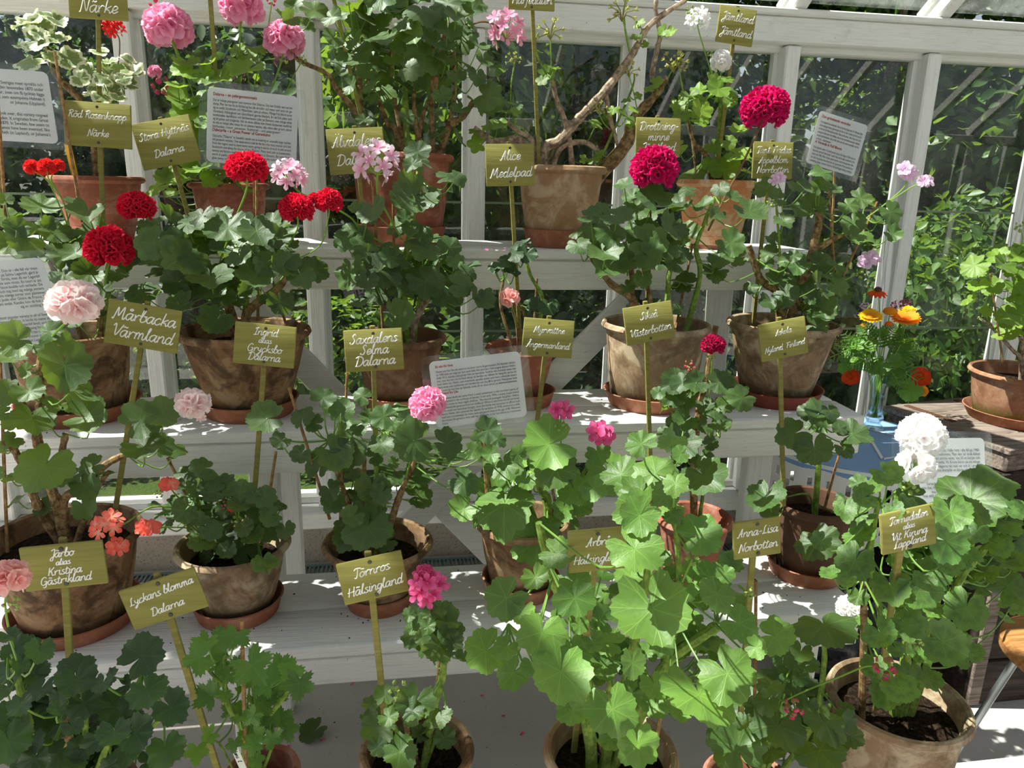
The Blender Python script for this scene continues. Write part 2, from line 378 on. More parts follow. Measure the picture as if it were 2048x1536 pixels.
# ---------------------------------------------------------------- the greenhouse
LOWZ, MIDZ, UPZ, BENZ = .468, .835, 1.227, .20
WY = 2.60
POSTX = [-1.86, -1.33, -.80, -.27, .26, .795, 1.335, 1.865, 2.40, 2.94, 3.47]
def struct(o): o['kind'] = 'structure'; return o
fl = MB().box((0, .45, -.02), (7.2, 4.4, .04)); struct(fl.build('floor', M['floor'], smooth=False))
g = MB(); g.add([(-30, 2.72, -.05), (30, 2.72, -.05), (30, 40, -.05), (-30, 40, -.05)], [(0, 1, 2, 3)])
struct(g.build('ground', M['lawn'], smooth=False))
g = MB(); g.add([(-30, -20, -.06), (30, -20, -.06), (30, 2.8, -.06), (-30, 2.8, -.06)], [(0, 1, 2, 3)])
struct(g.build('ground_terrace', M['lawn'], smooth=False))
struct(MB().box((.4, 2.67, .08), (6.6, .14, .19), bev=.006).build('wall_back', M['stone']))
s = MB().box((.4, 2.585, .215), (6.6, .17, .065), bev=.006); s.box((.4, 2.62, .262), (6.6, .07, .03), bev=.004)
struct(s.build('trim_1', M['white_x']))
b = MB().box((.4, 2.575, 1.915), (6.6, .10, .085), bev=.006)          # eaves beam, its lower glazing stop and its upper lip
b.box((.4, 2.605, 1.865), (6.6, .06, .025), bev=.004); b.box((.4, 2.555, 1.968), (6.6, .085, .022), bev=.004)
struct(b.build('trim_2', M['white_x']))
k = 3
for x in POSTX:
    p = MB().box((x, 2.575, 1.06), (.052, .085, 1.62), bev=.005); p.box((x, 2.61, 1.06), (.078, .035, 1.62), bev=.003)
    struct(p.build('trim_%d' % k, M['white_z'])); k += 1
RP = math.radians(34)                    # roof pitch, rising towards the viewer
rd = Vector((0, -math.cos(RP), math.sin(RP))); rn = Vector((0, math.sin(RP), math.cos(RP)))
for x in POSTX:
    a = Vector((x, 2.60, 1.975)); p = MB().bar(a, a+rd*2.62, .052, .075, bev=.005)
    p.bar(a+rn*.03, a+rn*.03+rd*2.62, .08, .02, bev=.003)
    struct(p.build('trim_%d' % k, M['white_z'])); k += 1
q = MB().bar(Vector((-3, 0, 0))+Vector((0, 2.6, 1.975))+rd*1.75+rn*.01, Vector((4, 0, 0))+Vector((0, 2.6, 1.975))+rd*1.75+rn*.01, .06, .05, side=Vector((0, 1, 0)))
struct(q.build('trim_%d' % k, M['white_x'])); k += 1
bd = Vector((0, math.cos(RP), math.sin(RP))); bn_ = Vector((0, -math.sin(RP), math.cos(RP))); BY = -1.74
struct(MB().box((2.7, BY, .40), (11.2, .06, .80), bev=.006).build('wall_front', M['white_x']))
struct(MB().box((2.7, BY+.03, 1.915), (11.2, .10, .085), bev=.006).build('trim_%d' % k, M['white_x'])); k += 1
for x in POSTX+[3.47+.535*i for i in range(1, 10)]:
    p = MB().box((x, BY, 1.33), (.10, .16, 1.10), bev=.005); a = Vector((x, BY, 1.975)); p.bar(a, a+bd*2.62, .052, .075, bev=.005)
    struct(p.build('trim_%d' % k, M['white_z'])); k += 1
struct(MB().box((2.7, .43, 3.45), (11.2, .07, .12), bev=.006).build('trim_%d' % k, M['white_x'])); k += 1
wn = 1
for i in range(len(POSTX)-1):
    x0, x1 = POSTX[i]+.026, POSTX[i+1]-.026
    xm, wd = (x0+x1)/2, x1-x0
    gl = MB()
    for z0, z1 in ((.27, .885), (.88, 1.335), (1.33, 1.865)):
        gl.box((xm, 2.615+(.003 if z0 == .88 else 0), (z0+z1)/2), (wd, .003, z1-z0))
    wdw = struct(gl.build('window_%d' % wn, M['glass'], smooth=False, org=(xm, 2.615, 1.05))); wn += 1
    ed = MB()
    for z in (.882, 1.332):
        ed.box((xm, 2.6135, z), (wd, .006, .007))
    e = ed.build('window_seam', M['glass_edge'], wdw, smooth=False)
    a = Vector((xm, 2.60, 1.985))+rn*.045
    rg = MB().bar(a, a+rd*2.58, wd+.02, .003, bev=0)
    struct(rg.build('window_%d' % wn, M['glass_roof'], smooth=False, org=a)); wn += 1

SHADE = []  # crown clumps set along the sun rays to shade the left front plants
for k, (p, r) in enumerate((((-.62, 1.08, .42), .30), ((-.28, 1.0, .38), .26), ((-.02, 1.1, .40), .15), ((-.72, 1.5, .55), .16), ((-.12, 1.5, .6), .13))):
    SHADE.append(tuple(Vector(p)+SUN_DIR*(7.4+k*.25))+(r, r*.9))
# the trees, hedge and bushes outside
def leaf_cloud(n, blobs, size, seed):
    r = np.random.RandomState(seed); vs = []; cs = []
    wts = np.array([bl[3]**2*bl[4] for bl in blobs], float); wts /= wts.sum()
    which = r.choice(len(blobs), n, p=wts); bl = np.array(blobs)[which]
    d = r.normal(size=(n, 3)); d /= np.linalg.norm(d, axis=1)[:, None]
    rad = r.uniform(.55, 1.0, n)**.5
    c = bl[:, :3]+d*rad[:, None]*np.stack([bl[:, 3], bl[:, 3], bl[:, 4]], 1)
    nr = d*.55+r.normal(size=(n, 3))*.5+np.array([0, 0, .5]); nr /= np.linalg.norm(nr, axis=1)[:, None]
    t = np.cross(nr, r.normal(size=(n, 3))); t /= np.linalg.norm(t, axis=1)[:, None]; bt = np.cross(nr, t)
    L = size*r.uniform(.6, 1.3, n)[:, None]; W = L*r.uniform(.45, .75, n)[:, None]
    V = np.stack([c-t*L, c-t*L*.3+bt*W*.75+nr*W*.25, c+t*L*.35+bt*W*.7+nr*W*.22, c+t*L, c+t*L*.35-bt*W*.7+nr*W*.22, c-t*L*.3-bt*W*.75+nr*W*.25], 1).reshape(-1, 3)
    I = np.arange(n)*6
    F = np.concatenate([np.stack([I, I+1, I+2, I+3], 1), np.stack([I, I+3, I+4, I+5], 1)])
    y = np.repeat(np.clip(r.normal(.35, .3, n), 0, 1), 6)
    C = np.stack([y*0, y*0+1, y, y*0+1], 1)
    me = bpy.data.meshes.new('foliage'); me.from_pydata(V.tolist(), [], F.tolist())
    at = me.color_attributes.new('lc', 'FLOAT_COLOR', 'POINT'); at.data.foreach_set('color', C.astype(np.float32).ravel())
    me.polygons.foreach_set('use_smooth', [True]*len(F)); me.update(); return me
def crown(seed, n, R, H):
    r = random.Random(seed); return [(r.uniform(-R, R)*.75, r.uniform(-R, R)*.6, r.uniform(.12, .95)*H, r.uniform(.3, .55)*R, r.uniform(.25, .42)*R) for _ in range(n)]
CLOUD = [leaf_cloud(17000, crown(s, 16, 1.35, 3.6), .052, s) for s in (1, 2, 3)]
for me, m in zip(CLOUD, ('tree', 'tree_dark', 'tree')): me.materials.append(M[m])
HEDGE = [leaf_cloud(8000, [(random.uniform(-1, 1), random.uniform(-.3, .3), random.uniform(.1, .95), .38, .32) for _ in range(12)], .036, s) for s in (11, 12)]
HEDGE[0].materials.append(M['tree_dark']); HEDGE[1].materials.append(M['tree'])
def tree(x, y, h, which, label, group='trees beyond the greenhouse glass', lean=.1, rot=0.0):
    t = thing('garden_tree', (x, y, -.05), label, 'tree', group)
    tr = MB(); pts = crom([(x, y, -.05), (x+lean*.5, y, h*.35), (x+lean*1.6, y+.1, h*.62), (x+lean*2.2, y+.1, h*.9)])
    tr.tube(pts, [.10-.07*i/(len(pts)-1) for i in range(len(pts))], 9)
    for k in range(4):
        p = pts[8+3*k]; a = k*1.9+rot
        tr.tube(crom([p, p+Vector((math.cos(a)*.4, math.sin(a)*.3, .35)), p+Vector((math.cos(a)*.8, math.sin(a)*.6, .9))]), .025, 6)
    tr.build('trunk', M['trunk'], t)
    o = bpy.data.objects.new('crown', CLOUD[which]); COL.objects.link(o); o.parent = t; o.scale = (1, 1, h/3.6); o.rotation_euler = (0, 0, rot); ORG[o.name] = ORG[t.name]
for a in ((-3.3, 5.2, 4.1, 0, 'dark leafy tree outside behind the left end of the glass', .15, .3), (-1.5, 5.9, 3.9, 1, 'dark green tree outside behind the pink flowers', -.3, 1.4),
          (.15, 5.0, 3.9, 2, 'leafy tree with slanting grey trunk outside the middle panes', .35, 2.2), (1.75, 5.7, 4.0, 1, 'dense tree outside behind the bare branched plant', -.35, 3.7),
          (3.1, 5.1, 3.9, 0, 'leafy tree outside behind the magenta flowers', .3, 4.4), (4.7, 5.4, 4.0, 2, 'tree with bright leaves outside the right panes', .2, 5.5),
          (6.3, 6.2, 4.4, 1, 'dark tree outside beyond the right end of the glass', .1, .9), (-5.0, 6.5, 4.5, 2, 'tall tree outside the far left panes', .1, 2.9)):
    tree(*a[:5], lean=a[5], rot=a[6])
for i, (x, y, wz, sc, lab) in enumerate(((-2.3, 8.2, 1, 3.2, 'dark far hedge beyond the lawn on the left'), (2.6, 8.6, 0, 3.4, 'dark far hedge beyond the lawn in the middle'), (7.6, 8.4, 1, 3.4, 'dark far hedge beyond the lawn on the right'), (-7.5, 8.4, 0, 3.2, 'dark far hedge beyond the far left lawn'))):
    t = thing('hedge', (x, y, -.05), lab, 'hedge', 'hedges beyond the lawn'); o = bpy.data.objects.new('foliage', HEDGE[wz]); COL.objects.link(o); o.parent = t; o.scale = (sc, 1.5, sc*.8); ORG[o.name] = ORG[t.name]
for i, (x, y, h, lab) in enumerate(((1.75, 3.6, 1.15, 'leafy shrub outside the pane behind the flower vase'), (2.75, 3.5, 1.2, 'pale flowering shrub outside the right panes'), (.75, 3.9, .95, 'low shrub outside behind the diagonal brace'), (-.6, 4.1, .85, 'low shrub outside behind the mossy pot'), (3.9, 3.7, 1.2, 'shrub outside beyond the far right post'), (-1.9, 4.0, 1.0, 'low dark shrub outside the left panes'))):
    t = thing('garden_shrub', (x, y, -.05), lab, 'shrub', 'shrubs outside the glass'); o = bpy.data.objects.new('foliage', HEDGE[i % 2]); COL.objects.link(o); o.parent = t; o.scale = (.6, .9, h); o.rotation_euler = (0, 0, .7*i); ORG[o.name] = ORG[t.name]
for (x, y, sc, lab) in ((-3, -6.5, 2.8, 'unseen hedge added behind the viewer on the left to lower the fill light'), (.8, -7, 2.8, 'unseen hedge added behind the viewer in the middle to lower the fill light'), (4.4, -6.6, 2.8, 'unseen hedge added behind the viewer on the right to lower the fill light')):  # added out of view to hold back fill light from the open sky
    t = thing('hedge', (x, y, -.05), lab, 'hedge', 'unseen hedges added to lower the fill light'); o = bpy.data.objects.new('foliage', HEDGE[0]); COL.objects.link(o); o.parent = t; o.scale = (2.0, 1.4, sc); ORG[o.name] = ORG[t.name]

tt = thing('garden_tree', (-5.6, 1.5, -.05), 'unseen tall tree added on the left to shade the front plants', 'tree')  # tree added out of view for the dappled shade it casts
tm = MB(); tm.tube(crom([(-5.6, 1.5, -.05), (-5.5, 1.5, 3), (-5.1, 1.48, 5.2), (-4.7, 1.45, 6.6)]), [.14-.005*i for i in range(19)], 9)
for e in ((-4.2, 1.1, 6.2), (-4.4, 1.9, 7.2), (-5.2, 2.2, 7.4), (-3.9, 1.7, 7.3)): tm.tube(crom([(-5.2, 1.5, 4.6), ((-5.0+e[0])/2, (1.5+e[1])/2, 5.9), e]), .03, 6)
tm.build('trunk', M['trunk'], tt)
SH = leaf_cloud(2600, SHADE, .075, 21); SH.materials.append(M['tree'])
o = bpy.data.objects.new('crown', SH); COL.objects.link(o); o.parent = tt; o.location = (5.6, -1.5, .05); ORG[o.name] = ORG[tt.name]

# ---------------------------------------------------------------- the stepped staging
st = thing('plant_staging', (0, 1.7, 0), 'white painted wooden staging stepped in three shelves carrying the potted geraniums', 'plant staging')
def plank(name, x0, x1, y0, y1, z0, z1, mat='white_x', bev=.004):
    return MB().box(((x0+x1)/2, (y0+y1)/2, (z0+z1)/2), (x1-x0, y1-y0, z1-z0), bev=bev).build(name, M[mat], st)
for (z, y0, fh, x1) in ((LOWZ, 1.37, .085, 1.05), (MIDZ, 1.68, .10, 1.20), (UPZ, 2.0, .105, 1.22)):
    plank('shelf_board', -1.9, x1, y0, y0+.146, z-.028, z); plank('shelf_board', -1.9, x1, y0+.150, y0+.31, z-.028, z)
    plank('fascia', -1.9, x1-.002, y0+.003, y0+.03, z-.028-fh*.78, z-.0285)
    plank('rear_rail', -1.9, x1-.004, y0+.28, y0+.305, z-.10, z-.029)
for x in (-1.5, -.37, .93):
    for (y, z) in ((1.46, LOWZ), (1.78, MIDZ), (2.12, UPZ)):
        plank('leg', x, x+.07, y-.022, y+.022, 0, z-.029, 'white_z')
    plank('bearer', x+.012, x+.058, 1.40, 1.66, LOWZ-.10, LOWZ-.029); plank('bearer', x+.012, x+.058, 1.71, 1.97, MIDZ-.10, MIDZ-.029)
def brace(a, b, Y):
    p, q = P(*a, Y), P(*b, Y); d = (q-p).normalized()
    o = MB().bar(p, q+d*.15, .075, .022, side=Vector((0, 0, 1)), bev=.003).build('diagonal_brace', M['white_x'], st)
    for tt in (.03, .5):
        pp = p.lerp(q, tt)+Vector((0, -.012, 0)); MB().lathe([(.007, 0), (.0065, .003), (.003, .004)], pp, 12, axis=(0, -1, 0)).build('screw_head', M['steel'], o)
brace((478, 598), (960, 1085), 2.05); brace((1268, 596), (815, 1050), 2.022)
# low bench for the front pots (its top lies below the picture)
bn = thing('low_bench', (0, 1.0, 0), 'low white bench carrying the front row of pots', 'bench')
for y in (.86, .99, 1.12): MB().box((.1, y, BENZ-.014), (2.6, .126, .028), bev=.004).build('bench_plank', M['white_x'], bn)
for x in (-1.1, .1, 1.3):
    MB().box((x, .99, BENZ/2-.02), (.05, .36, BENZ-.045), bev=.004).build('leg', M['white_z'], bn)
# floor grate along the glass
gt = MB(); gt.box((.5, 2.475, .004), (3.0, .012, .012)); gt.box((.5, 2.56, .004), (3.0, .012, .012))
for i in range(200): gt.box((-1+i*.015, 2.517, .004), (.006, .08, .01))
tag(gt.build('floor_grate', M['grate'], smooth=False, org=(.5, 2.517, 0)), 'grey green metal heating grate in the floor under the glass', 'floor grate')

# ---------------------------------------------------------------- pots and saucers
POT = {}
def pot_profile(R, rb, H):
    t = .011; rl = R*.965; lip = min(.022, H*.12)
    return [(0, 0), (rb-.005, 0), (rb, .005), (rb+(rl-rb)*.5, H*.5), (rl-.008, H-lip), (R-.004, H-lip+.003), (R+.001, H-lip*.55), (R-.002, H-.003), (R-.007, H), (R-t-.002, H-.004),
            (R-t-.006, H-lip), (rb+(rl-rb)*.62-t, H*.6), (0, H*.6)]
SAU = [0]
def saucer(c, r, label, mat='saucer', h=.038):
    prof = [(0, 0), (r*.86, 0), (r*.88, .003), (r-.004, h-.004), (r, h), (r-.004, h+.001), (r-.008, h-.003), (r*.86-.004, .011), (0, .011)]
    o = MB().lathe(prof, c, 56).build('saucer', M[mat], org=c)
    return tag(o, label, 'saucer', 'plant saucers')
def potted(key, name, label, xl, xr, yr, Y, zb, mat, rb=.68, sau=None, sm='saucer', soil=.045, rscale=None, dx=0, plab=None):
    c = P((xl+xr)/2, yr, Y); R = (xr-xl)/2*mpp(c); z0 = zb
    c.x += dx
    if sau:
        saucer((c.x, c.y, zb), R*sau[0], sau[1], sm, sau[2] if len(sau) > 2 else .038); z0 = zb+.0115
    H = max(.1, c.z-z0)
    root = thing(name, (c.x, c.y, z0), label, 'potted plant', 'potted geraniums' if name == 'potted_geranium' else None)
    pm = MB().lathe(pot_profile(R, R*rb, H), (c.x, c.y, z0), 64, wob=.004).build('pot', M[mat], root)
    sm_ = MB(); zs = z0+H-soil; rings = 9; n = 40; rr = R*rb+(R*.965-R*rb)*((H-soil)/H)-.0105
    vs = [(c.x, c.y, zs+.006)]; fs = []
    for i in range(1, rings+1):
        for k in range(n):
            a = 2*math.pi*k/n; q = rr*i/rings; e = (random.random()-.5)*.008 if i < rings else 0
            vs.append((c.x+q*math.cos(a), c.y+q*math.sin(a), zs+e+.004*(1-i/rings)))
    for k in range(n): fs.append((0, 1+k, 1+(k+1) % n))
    for i in range(rings-1):
        for k in range(n): j = (k+1) % n; fs.append((1+i*n+k, 1+(i+1)*n+k, 1+(i+1)*n+j, 1+i*n+j))
    sm_.add(vs, fs); sm_.build('soil', M['soil'], root)
    POT[key] = dict(root=root, c=Vector((c.x, c.y, zs)), R=R, Y=c.y, rr=rr, H=H, zb=z0)
    print('POT', key, 'R %.3f H %.3f z %.3f' % (R, H, z0))
PG = 'potted_geranium'
potted('T0', PG, 'variegated geranium with white edged leaves in a reddish pot on the top shelf, far left', 105, 281, 352, 2.17, UPZ, 'tc_red', .66, (.72, 'terracotta saucer under the variegated geranium on the top shelf'))
potted('T1', PG, 'tall geranium with big pink flower heads in a dark terracotta pot on the top shelf', 380, 536, 366, 2.16, UPZ, 'tc_red', .7, (.74, 'terracotta saucer under the pink headed geranium on the top shelf'))
potted('T2', PG, 'big bushy geranium with many bare brown stems in a red pot on the top shelf', 697, 908, 307, 2.16, UPZ, 'tc_red', .74, (.86, 'deep terracotta saucer under the bushy geranium on the top shelf', .05))
potted('T3', PG, 'nearly leafless ivy geranium with gnarled branches in a tan pot, top shelf', 1030, 1214, 332, 2.125, UPZ, 'tc_tan', .70, (.80, 'terracotta saucer under the gnarled bare branched plant', .05))
potted('T4', PG, 'white flowered geranium in an orange streaked pot at the right end of the top shelf', 1355, 1512, 360, 2.125, UPZ, 'tc_orange', .68, (.72, 'small terracotta saucer under the orange streaked pot'))
potted('M0', PG, 'red flowered geranium in a brown pot on the middle shelf, far left', 22, 256, 660, 1.85, MIDZ, 'tc_brown', .74, (1.0, 'terracotta saucer on the middle shelf behind the tilted olive sign, far left'))
potted('M1', PG, 'broad leaved red geranium in a dark stained pot on the middle shelf', 360, 618, 655, 1.84, MIDZ, 'tc_brown', .60, (.76, 'terracotta saucer under the dark stained pot with the broad leaved red geranium'))
potted('M2', PG, 'tall pale pink geranium in a mossy brown pot on the middle shelf', 700, 893, 668, 1.86, MIDZ, 'tc_moss', .62, (.80, 'terracotta saucer mostly hidden under the mossy brown pot'))
potted('M3', PG, 'small coral flowered geranium in a slim red pot on the middle shelf', 971, 1116, 690, 1.87, MIDZ, 'tc_red', .56, (.98, 'terracotta saucer behind the text sheet under the slim red pot'))
potted('M4', PG, 'magenta flowered geranium in a tan pot on the middle shelf', 1204, 1421, 643, 1.84, MIDZ, 'tc_old', .76, (.90, 'wide terracotta saucer under the tan pot with the magenta geranium'))
potted('M5', PG, 'twisted stemmed lilac geranium in a streaked pot at the right end of the middle shelf', 1457, 1676, 642, 1.85, MIDZ, 'tc_old', .62, (.86, 'dark red plastic saucer at the right end of the middle shelf'), 'saucer_plastic')
potted('L0', PG, 'blush pink geranium in a large brown pot on the bottom shelf, far left', -14, 272, 1062, 1.53, LOWZ, 'tc_brown', .68, (.88, 'large terracotta saucer at the left end of the bottom shelf'))
potted('L1', PG, 'low coral flowered geranium in a weathered pot on the bottom shelf', 355, 577, 1082, 1.53, LOWZ, 'tc_old', .62, (.82, 'terracotta saucer under the weathered pot with the low coral geranium'))
potted('L2', PG, 'pink geranium with dark round leaves in a brown pot on the bottom shelf', 646, 865, 1078, 1.53, LOWZ, 'tc_brown', .54, (.67, 'terracotta saucer under the brown pot left of the floor grate'))
potted('L3', PG, 'large leaved geranium with two hot pink flowers in a reddish pot, bottom shelf', 950, 1140, 1035, 1.55, LOWZ, 'tc_brown', .64, (.84, 'terracotta saucer half hidden behind the pale large leaved plant'))
potted('L4', PG, 'crimson flowered geranium on a thick stick in a small terracotta pot on the bottom shelf', 1312, 1466, 1030, 1.56, LOWZ, 'tc_red', .6, (.8, 'terracotta saucer hidden under the pot with the crimson geranium'))
potted('L5', PG, 'small young geranium in a dark brown pot at the right end of the bottom shelf', 1550, 1712, 1000, 1.55, LOWZ, 'tc_dark', .74, (1.0, 'terracotta saucer under the dark brown pot at the right end of the bottom shelf'))
potted('F0', PG, 'dense dark green geranium in the front row, bottom left corner', 10, 265, 1590, 1.04, BENZ, 'tc_brown', .68, None)
potted('F1', 'potted_cutleaf_plant', 'plant with jagged celery like leaves in a pot with a white label', 451, 598, 1536, 1.09, BENZ, 'tc_red', .68, None)
potted('F2', PG, 'small geranium with one tall pink flowered stem in a clay pot, front row', 720, 948, 1492, 1.06, BENZ, 'tc_brown', .66, None)
potted('F3', PG, 'very large pale leaved geranium in a tan pot in the middle of the front row', 1088, 1356, 1496, 1.03, BENZ, 'tc_tan', .68, None)
potted('F4', PG, 'dark leaved geranium with pink buds in an orange pot between the two large front pots', 1408, 1590, 1560, 1.08, BENZ, 'tc_red', .68, None)
potted('F5', PG, 'white flowered geranium in a big tan pot in the front row, far right', 1664, 1932, 1392, 1.05, BENZ, 'tc_old', .70, (.8, 'terracotta saucer under the big tan pot in the front row'))

# ---------------------------------------------------------------- handwriting (own single-stroke script)
GL = {
'a': (11, '8,9 5,10 1,7 1,2 4,0 7,4 9,10 8,2 10,0 12,3'), 'b': (9, '0,3 3,13 4,18 2,19 1,12 1,2 4,0 8,3 7,8 4,9 9,9'), 'c': (9, '8,8 5,10 1,6 2,1 5,0 9,3'),
'd': (11, '8,8 4,10 1,6 2,1 5,0 8,5 9.5,19 8,2 10,0 12,3'), 'e': (9, '1,4 6,5 8,8 5,10 2,7 1.5,3 4,0 9,3'), 'f': (7, '8,17 5,19 4,14 4,0 2,-7|1,9 8,10'),
'g': (10, '8,9 4,10 1,6 3,1 7,3 9,10 8,0 5,-8 2,-8 2,-5 10,2'), 'h': (11, '1,0 3,19|1.5,4 5,10 8,8 8,2 10,0 12,3'), 'i': (5, '1,9 2,10 2,2 4,0 6,3|3.4,14 3.8,15'),
'k': (10, '1,0 3,19|9,10 2,5 6,4 8,0 11,3'), 'l': (6, '0,3 4,16 3.4,19 2,15 2,3 4,0 7,3'), 'm': (15, '1,10 1.2,0|1,5 4,10 6,8 6,0|6,5 9,10 11,8 11,2 13,0 16,3'),
'n': (11, '1,10 1.2,0|1,5 5,10 8,8 8,2 10,0 12,3'), 'o': (10, '5,10 1,7 1,2 4,0 8,3 8,8 5,10 7,8 11,9'), 'p': (10, '2,10 0,-9|1.5,6 5,10 8,7 7,2 3,0 1.5,2|8,2 11,3'),
'r': (9, '1,10 2,2 2,0|2,5 5,9.5 8,9 9,8'), 's': (8, '7,9 4,10 2,8 6,4 6,1 3,0 0,1|6,1 9,3'), 't': (7, '3.5,16 2,2 5,0 8,3|0,11 7,12.5'), 'u': (11, '1,10 1,2 4,0 7,3 8,10 8,2 10,0 12,3'),
'v': (10, '1,10 4,0 8,10 11,9'), 'x': (9, '1,10 8,0 10,2|8,10 1,0'), 'y': (10, '1,10 1,5 4,3 7,5 8,10 6,-2 3,-8 1,-6 11,2'), 'j': (5, '2,10 1,-6 -2,-8'),
'A': (13, '0,2 3,0 9,18 9,4 11,0|3,7 11,8'), 'D': (15, '5,17 3,0|0,15 6,18 13,14 13,5 8,0 1,0'), 'F': (12, '4,0 6,17|0,17 6,16 13,18|3,9 10,9'), 'G': (14, '11,15 7,18 2,14 1,5 5,0 10,3 12,8 7,8|12,8 11,-4 6,-5'),
'H': (14, '3,17 2,0|12,18 11,0 13,2|0,8 14,9'), 'I': (9, '1,15 9,18|6,17 4,1|0,0 8,1'), 'J': (10, '2,15 9,18 8,5 6,-6 2,-6 3,-1 11,4'), 'K': (13, '3,18 2,0|12,18 4,8 7,9 10,0 13,2'),
'L': (11, '7,18 4,13 4,3 1,0 4,1 11,1'), 'M': (18, '0,1 2,0 5,17 8,4 13,18 14,2 16,0 18,3'), 'N': (14, '0,0 2,1 4,17 10,1 12,17 15,18'), 'R': (13, '4,17 2,0|0,15 7,18 11,14 4,9 7,8 10,0 13,2'),
'S': (11, '10,15 7,18 4,14 8,7 6,1 1,1 1,4'), 'T': (11, '0,15 4,18 13,17|7,17 6,2 3,0 1,2'), 'V': (12, '0,15 3,18 6,1 13,18'), ',': (5, '1,1 1,-1 0,-3'), '-': (8, '1,6 7,7'), ' ': (7, ''), '.': (5, '1,0 1.5,.6'),
}
DIA = {'ä': ('a', '2,14 4,15.5 6,14 8,15.5'), 'ö': ('o', '2,14 4,15.5 6,14 8,15.5'), 'å': ('a', '5,14 7,15.5 5,17 3,15.5 5,14'), 'Ä': ('A', '5,21 5.4,22|10,21 10.4,22'), 'Å': ('A', '9,19 11,20.5 9,22 7,20.5 9,19')}
for ch, (b0, ex) in DIA.items(): GL[ch] = (GL[b0][0], GL[b0][1]+'|'+ex)
def script_strokes(text):
    x = 0; out = []
    for ch in text:
        wd, s = GL.get(ch, (8, ''))
        for st_ in s.split('|'):
            if st_: out.append([(x+float(a.split(',')[0])+.22*float(a.split(',')[1])+random.uniform(-.2, .2), float(a.split(',')[1])) for a in st_.split()])
        x += wd
    return out, x
def ribbon(mb, pts, hw, n_):
    pts = crom(pts, 5); L = []; m = len(pts)
    for i, p in enumerate(pts):
        t = pts[min(i+1, m-1)]-pts[max(i-1, 0)]; t = t.normalized() if t.length > 1e-9 else Vector((1, 0, 0))
        sd = n_.cross(t).normalized(); L += [p+sd*hw, p+n_*.0006, p-sd*hw]
    fs = []
    for i in range(m-1):
        a = i*3; fs += [(a, a+1, a+4, a+3), (a+1, a+2, a+5, a+4)]
    mb.add(L, fs)

def sign(px, py, wpx, hpx, ang, Y, end, lines, label, hgt=None, tilt=.10, yaw=0.0, off=(0, 0), slope=0.0):
    C = P(px, py, Y); k = mpp(C); W, H = wpx*k, hpx*k*1.02
    a = math.radians(ang-1.4); X0 = Vector((math.cos(yaw), math.sin(yaw), 0)); N = Vector((X0.y, -X0.x, 0)); Z0 = (Vector((0, 0, 1))-N*tilt).normalized(); N = X0.cross(Z0)
    ax = X0*math.cos(a)-Z0*math.sin(a); ay = X0*math.sin(a)+Z0*math.cos(a); R = Matrix((ax, ay, N)).transposed()
    Ye = end[2] if len(end) > 2 else Y; end = end[:2]
    root = thing('plant_sign', P(*end, Ye), label, 'plant sign', 'olive plant signs')
    MB().box(C, (W, H, .006), R, bev=.0012).build('board', M['sign'], root)
    top = C+ay*(H/2+.007)-N*.0085
    if end:
        e = P(*end, Ye); d = (e-C).normalized()
        if d.dot(-ay) < .5: d = -ay
        E_ = C-N*.0085+d*(e-C).length
    else: E_ = C-ay*(H*1.3)-N*.0085
    MB().bar(E_, top if abs((top-E_).normalized().dot(ay)) > .97 else C-N*.0085+(C-E_).normalized()*(H/2), .0105, .006, side=ax, bev=.001).build('stake', M['stake'], root)
    for s_, dd in ((.40, .006), (-.40, -.004)):
        MB().lathe([(.0034, 0), (.003, .0012), (.001, .0014)], C+ay*(H*s_)+ax*(.01*W*random.uniform(-1, 1))+N*.0030, 10, axis=N).build('screw', M['screw'], root)
    if lines:
        n_l = len(lines)
        meas = [script_strokes(l) for l in lines]
        lh = H*.80/max(n_l, 1.75)
        u = min([lh/27.0*(1.25 if n_l < 3 else 1.3 if n_l < 4 else 1.36)]+[W*.86/max(m[1], 1) for m in meas])
        u = hgt/10*k if hgt else u
        for i, (stks, wd) in enumerate(meas):
            uu = u*(.72 if lines[i] == 'alias' else 1)
            uu = min(uu, W*.88/max(wd, 1)); mb = MB()
            yb = ((n_l-1)/2-i)*lh-uu*7+off[1]*k; x0 = -wd*uu/2+off[0]*k
            for sk in stks:
                ribbon(mb, [C+N*.0034+ax*(x0+p*uu)+ay*(yb+q*uu+slope*(x0+p*uu)) for p, q in sk], max(.0008, min(.00115, uu*1.0)), N)
            if mb.v: mb.build('lettering', M['ink_white'], root)
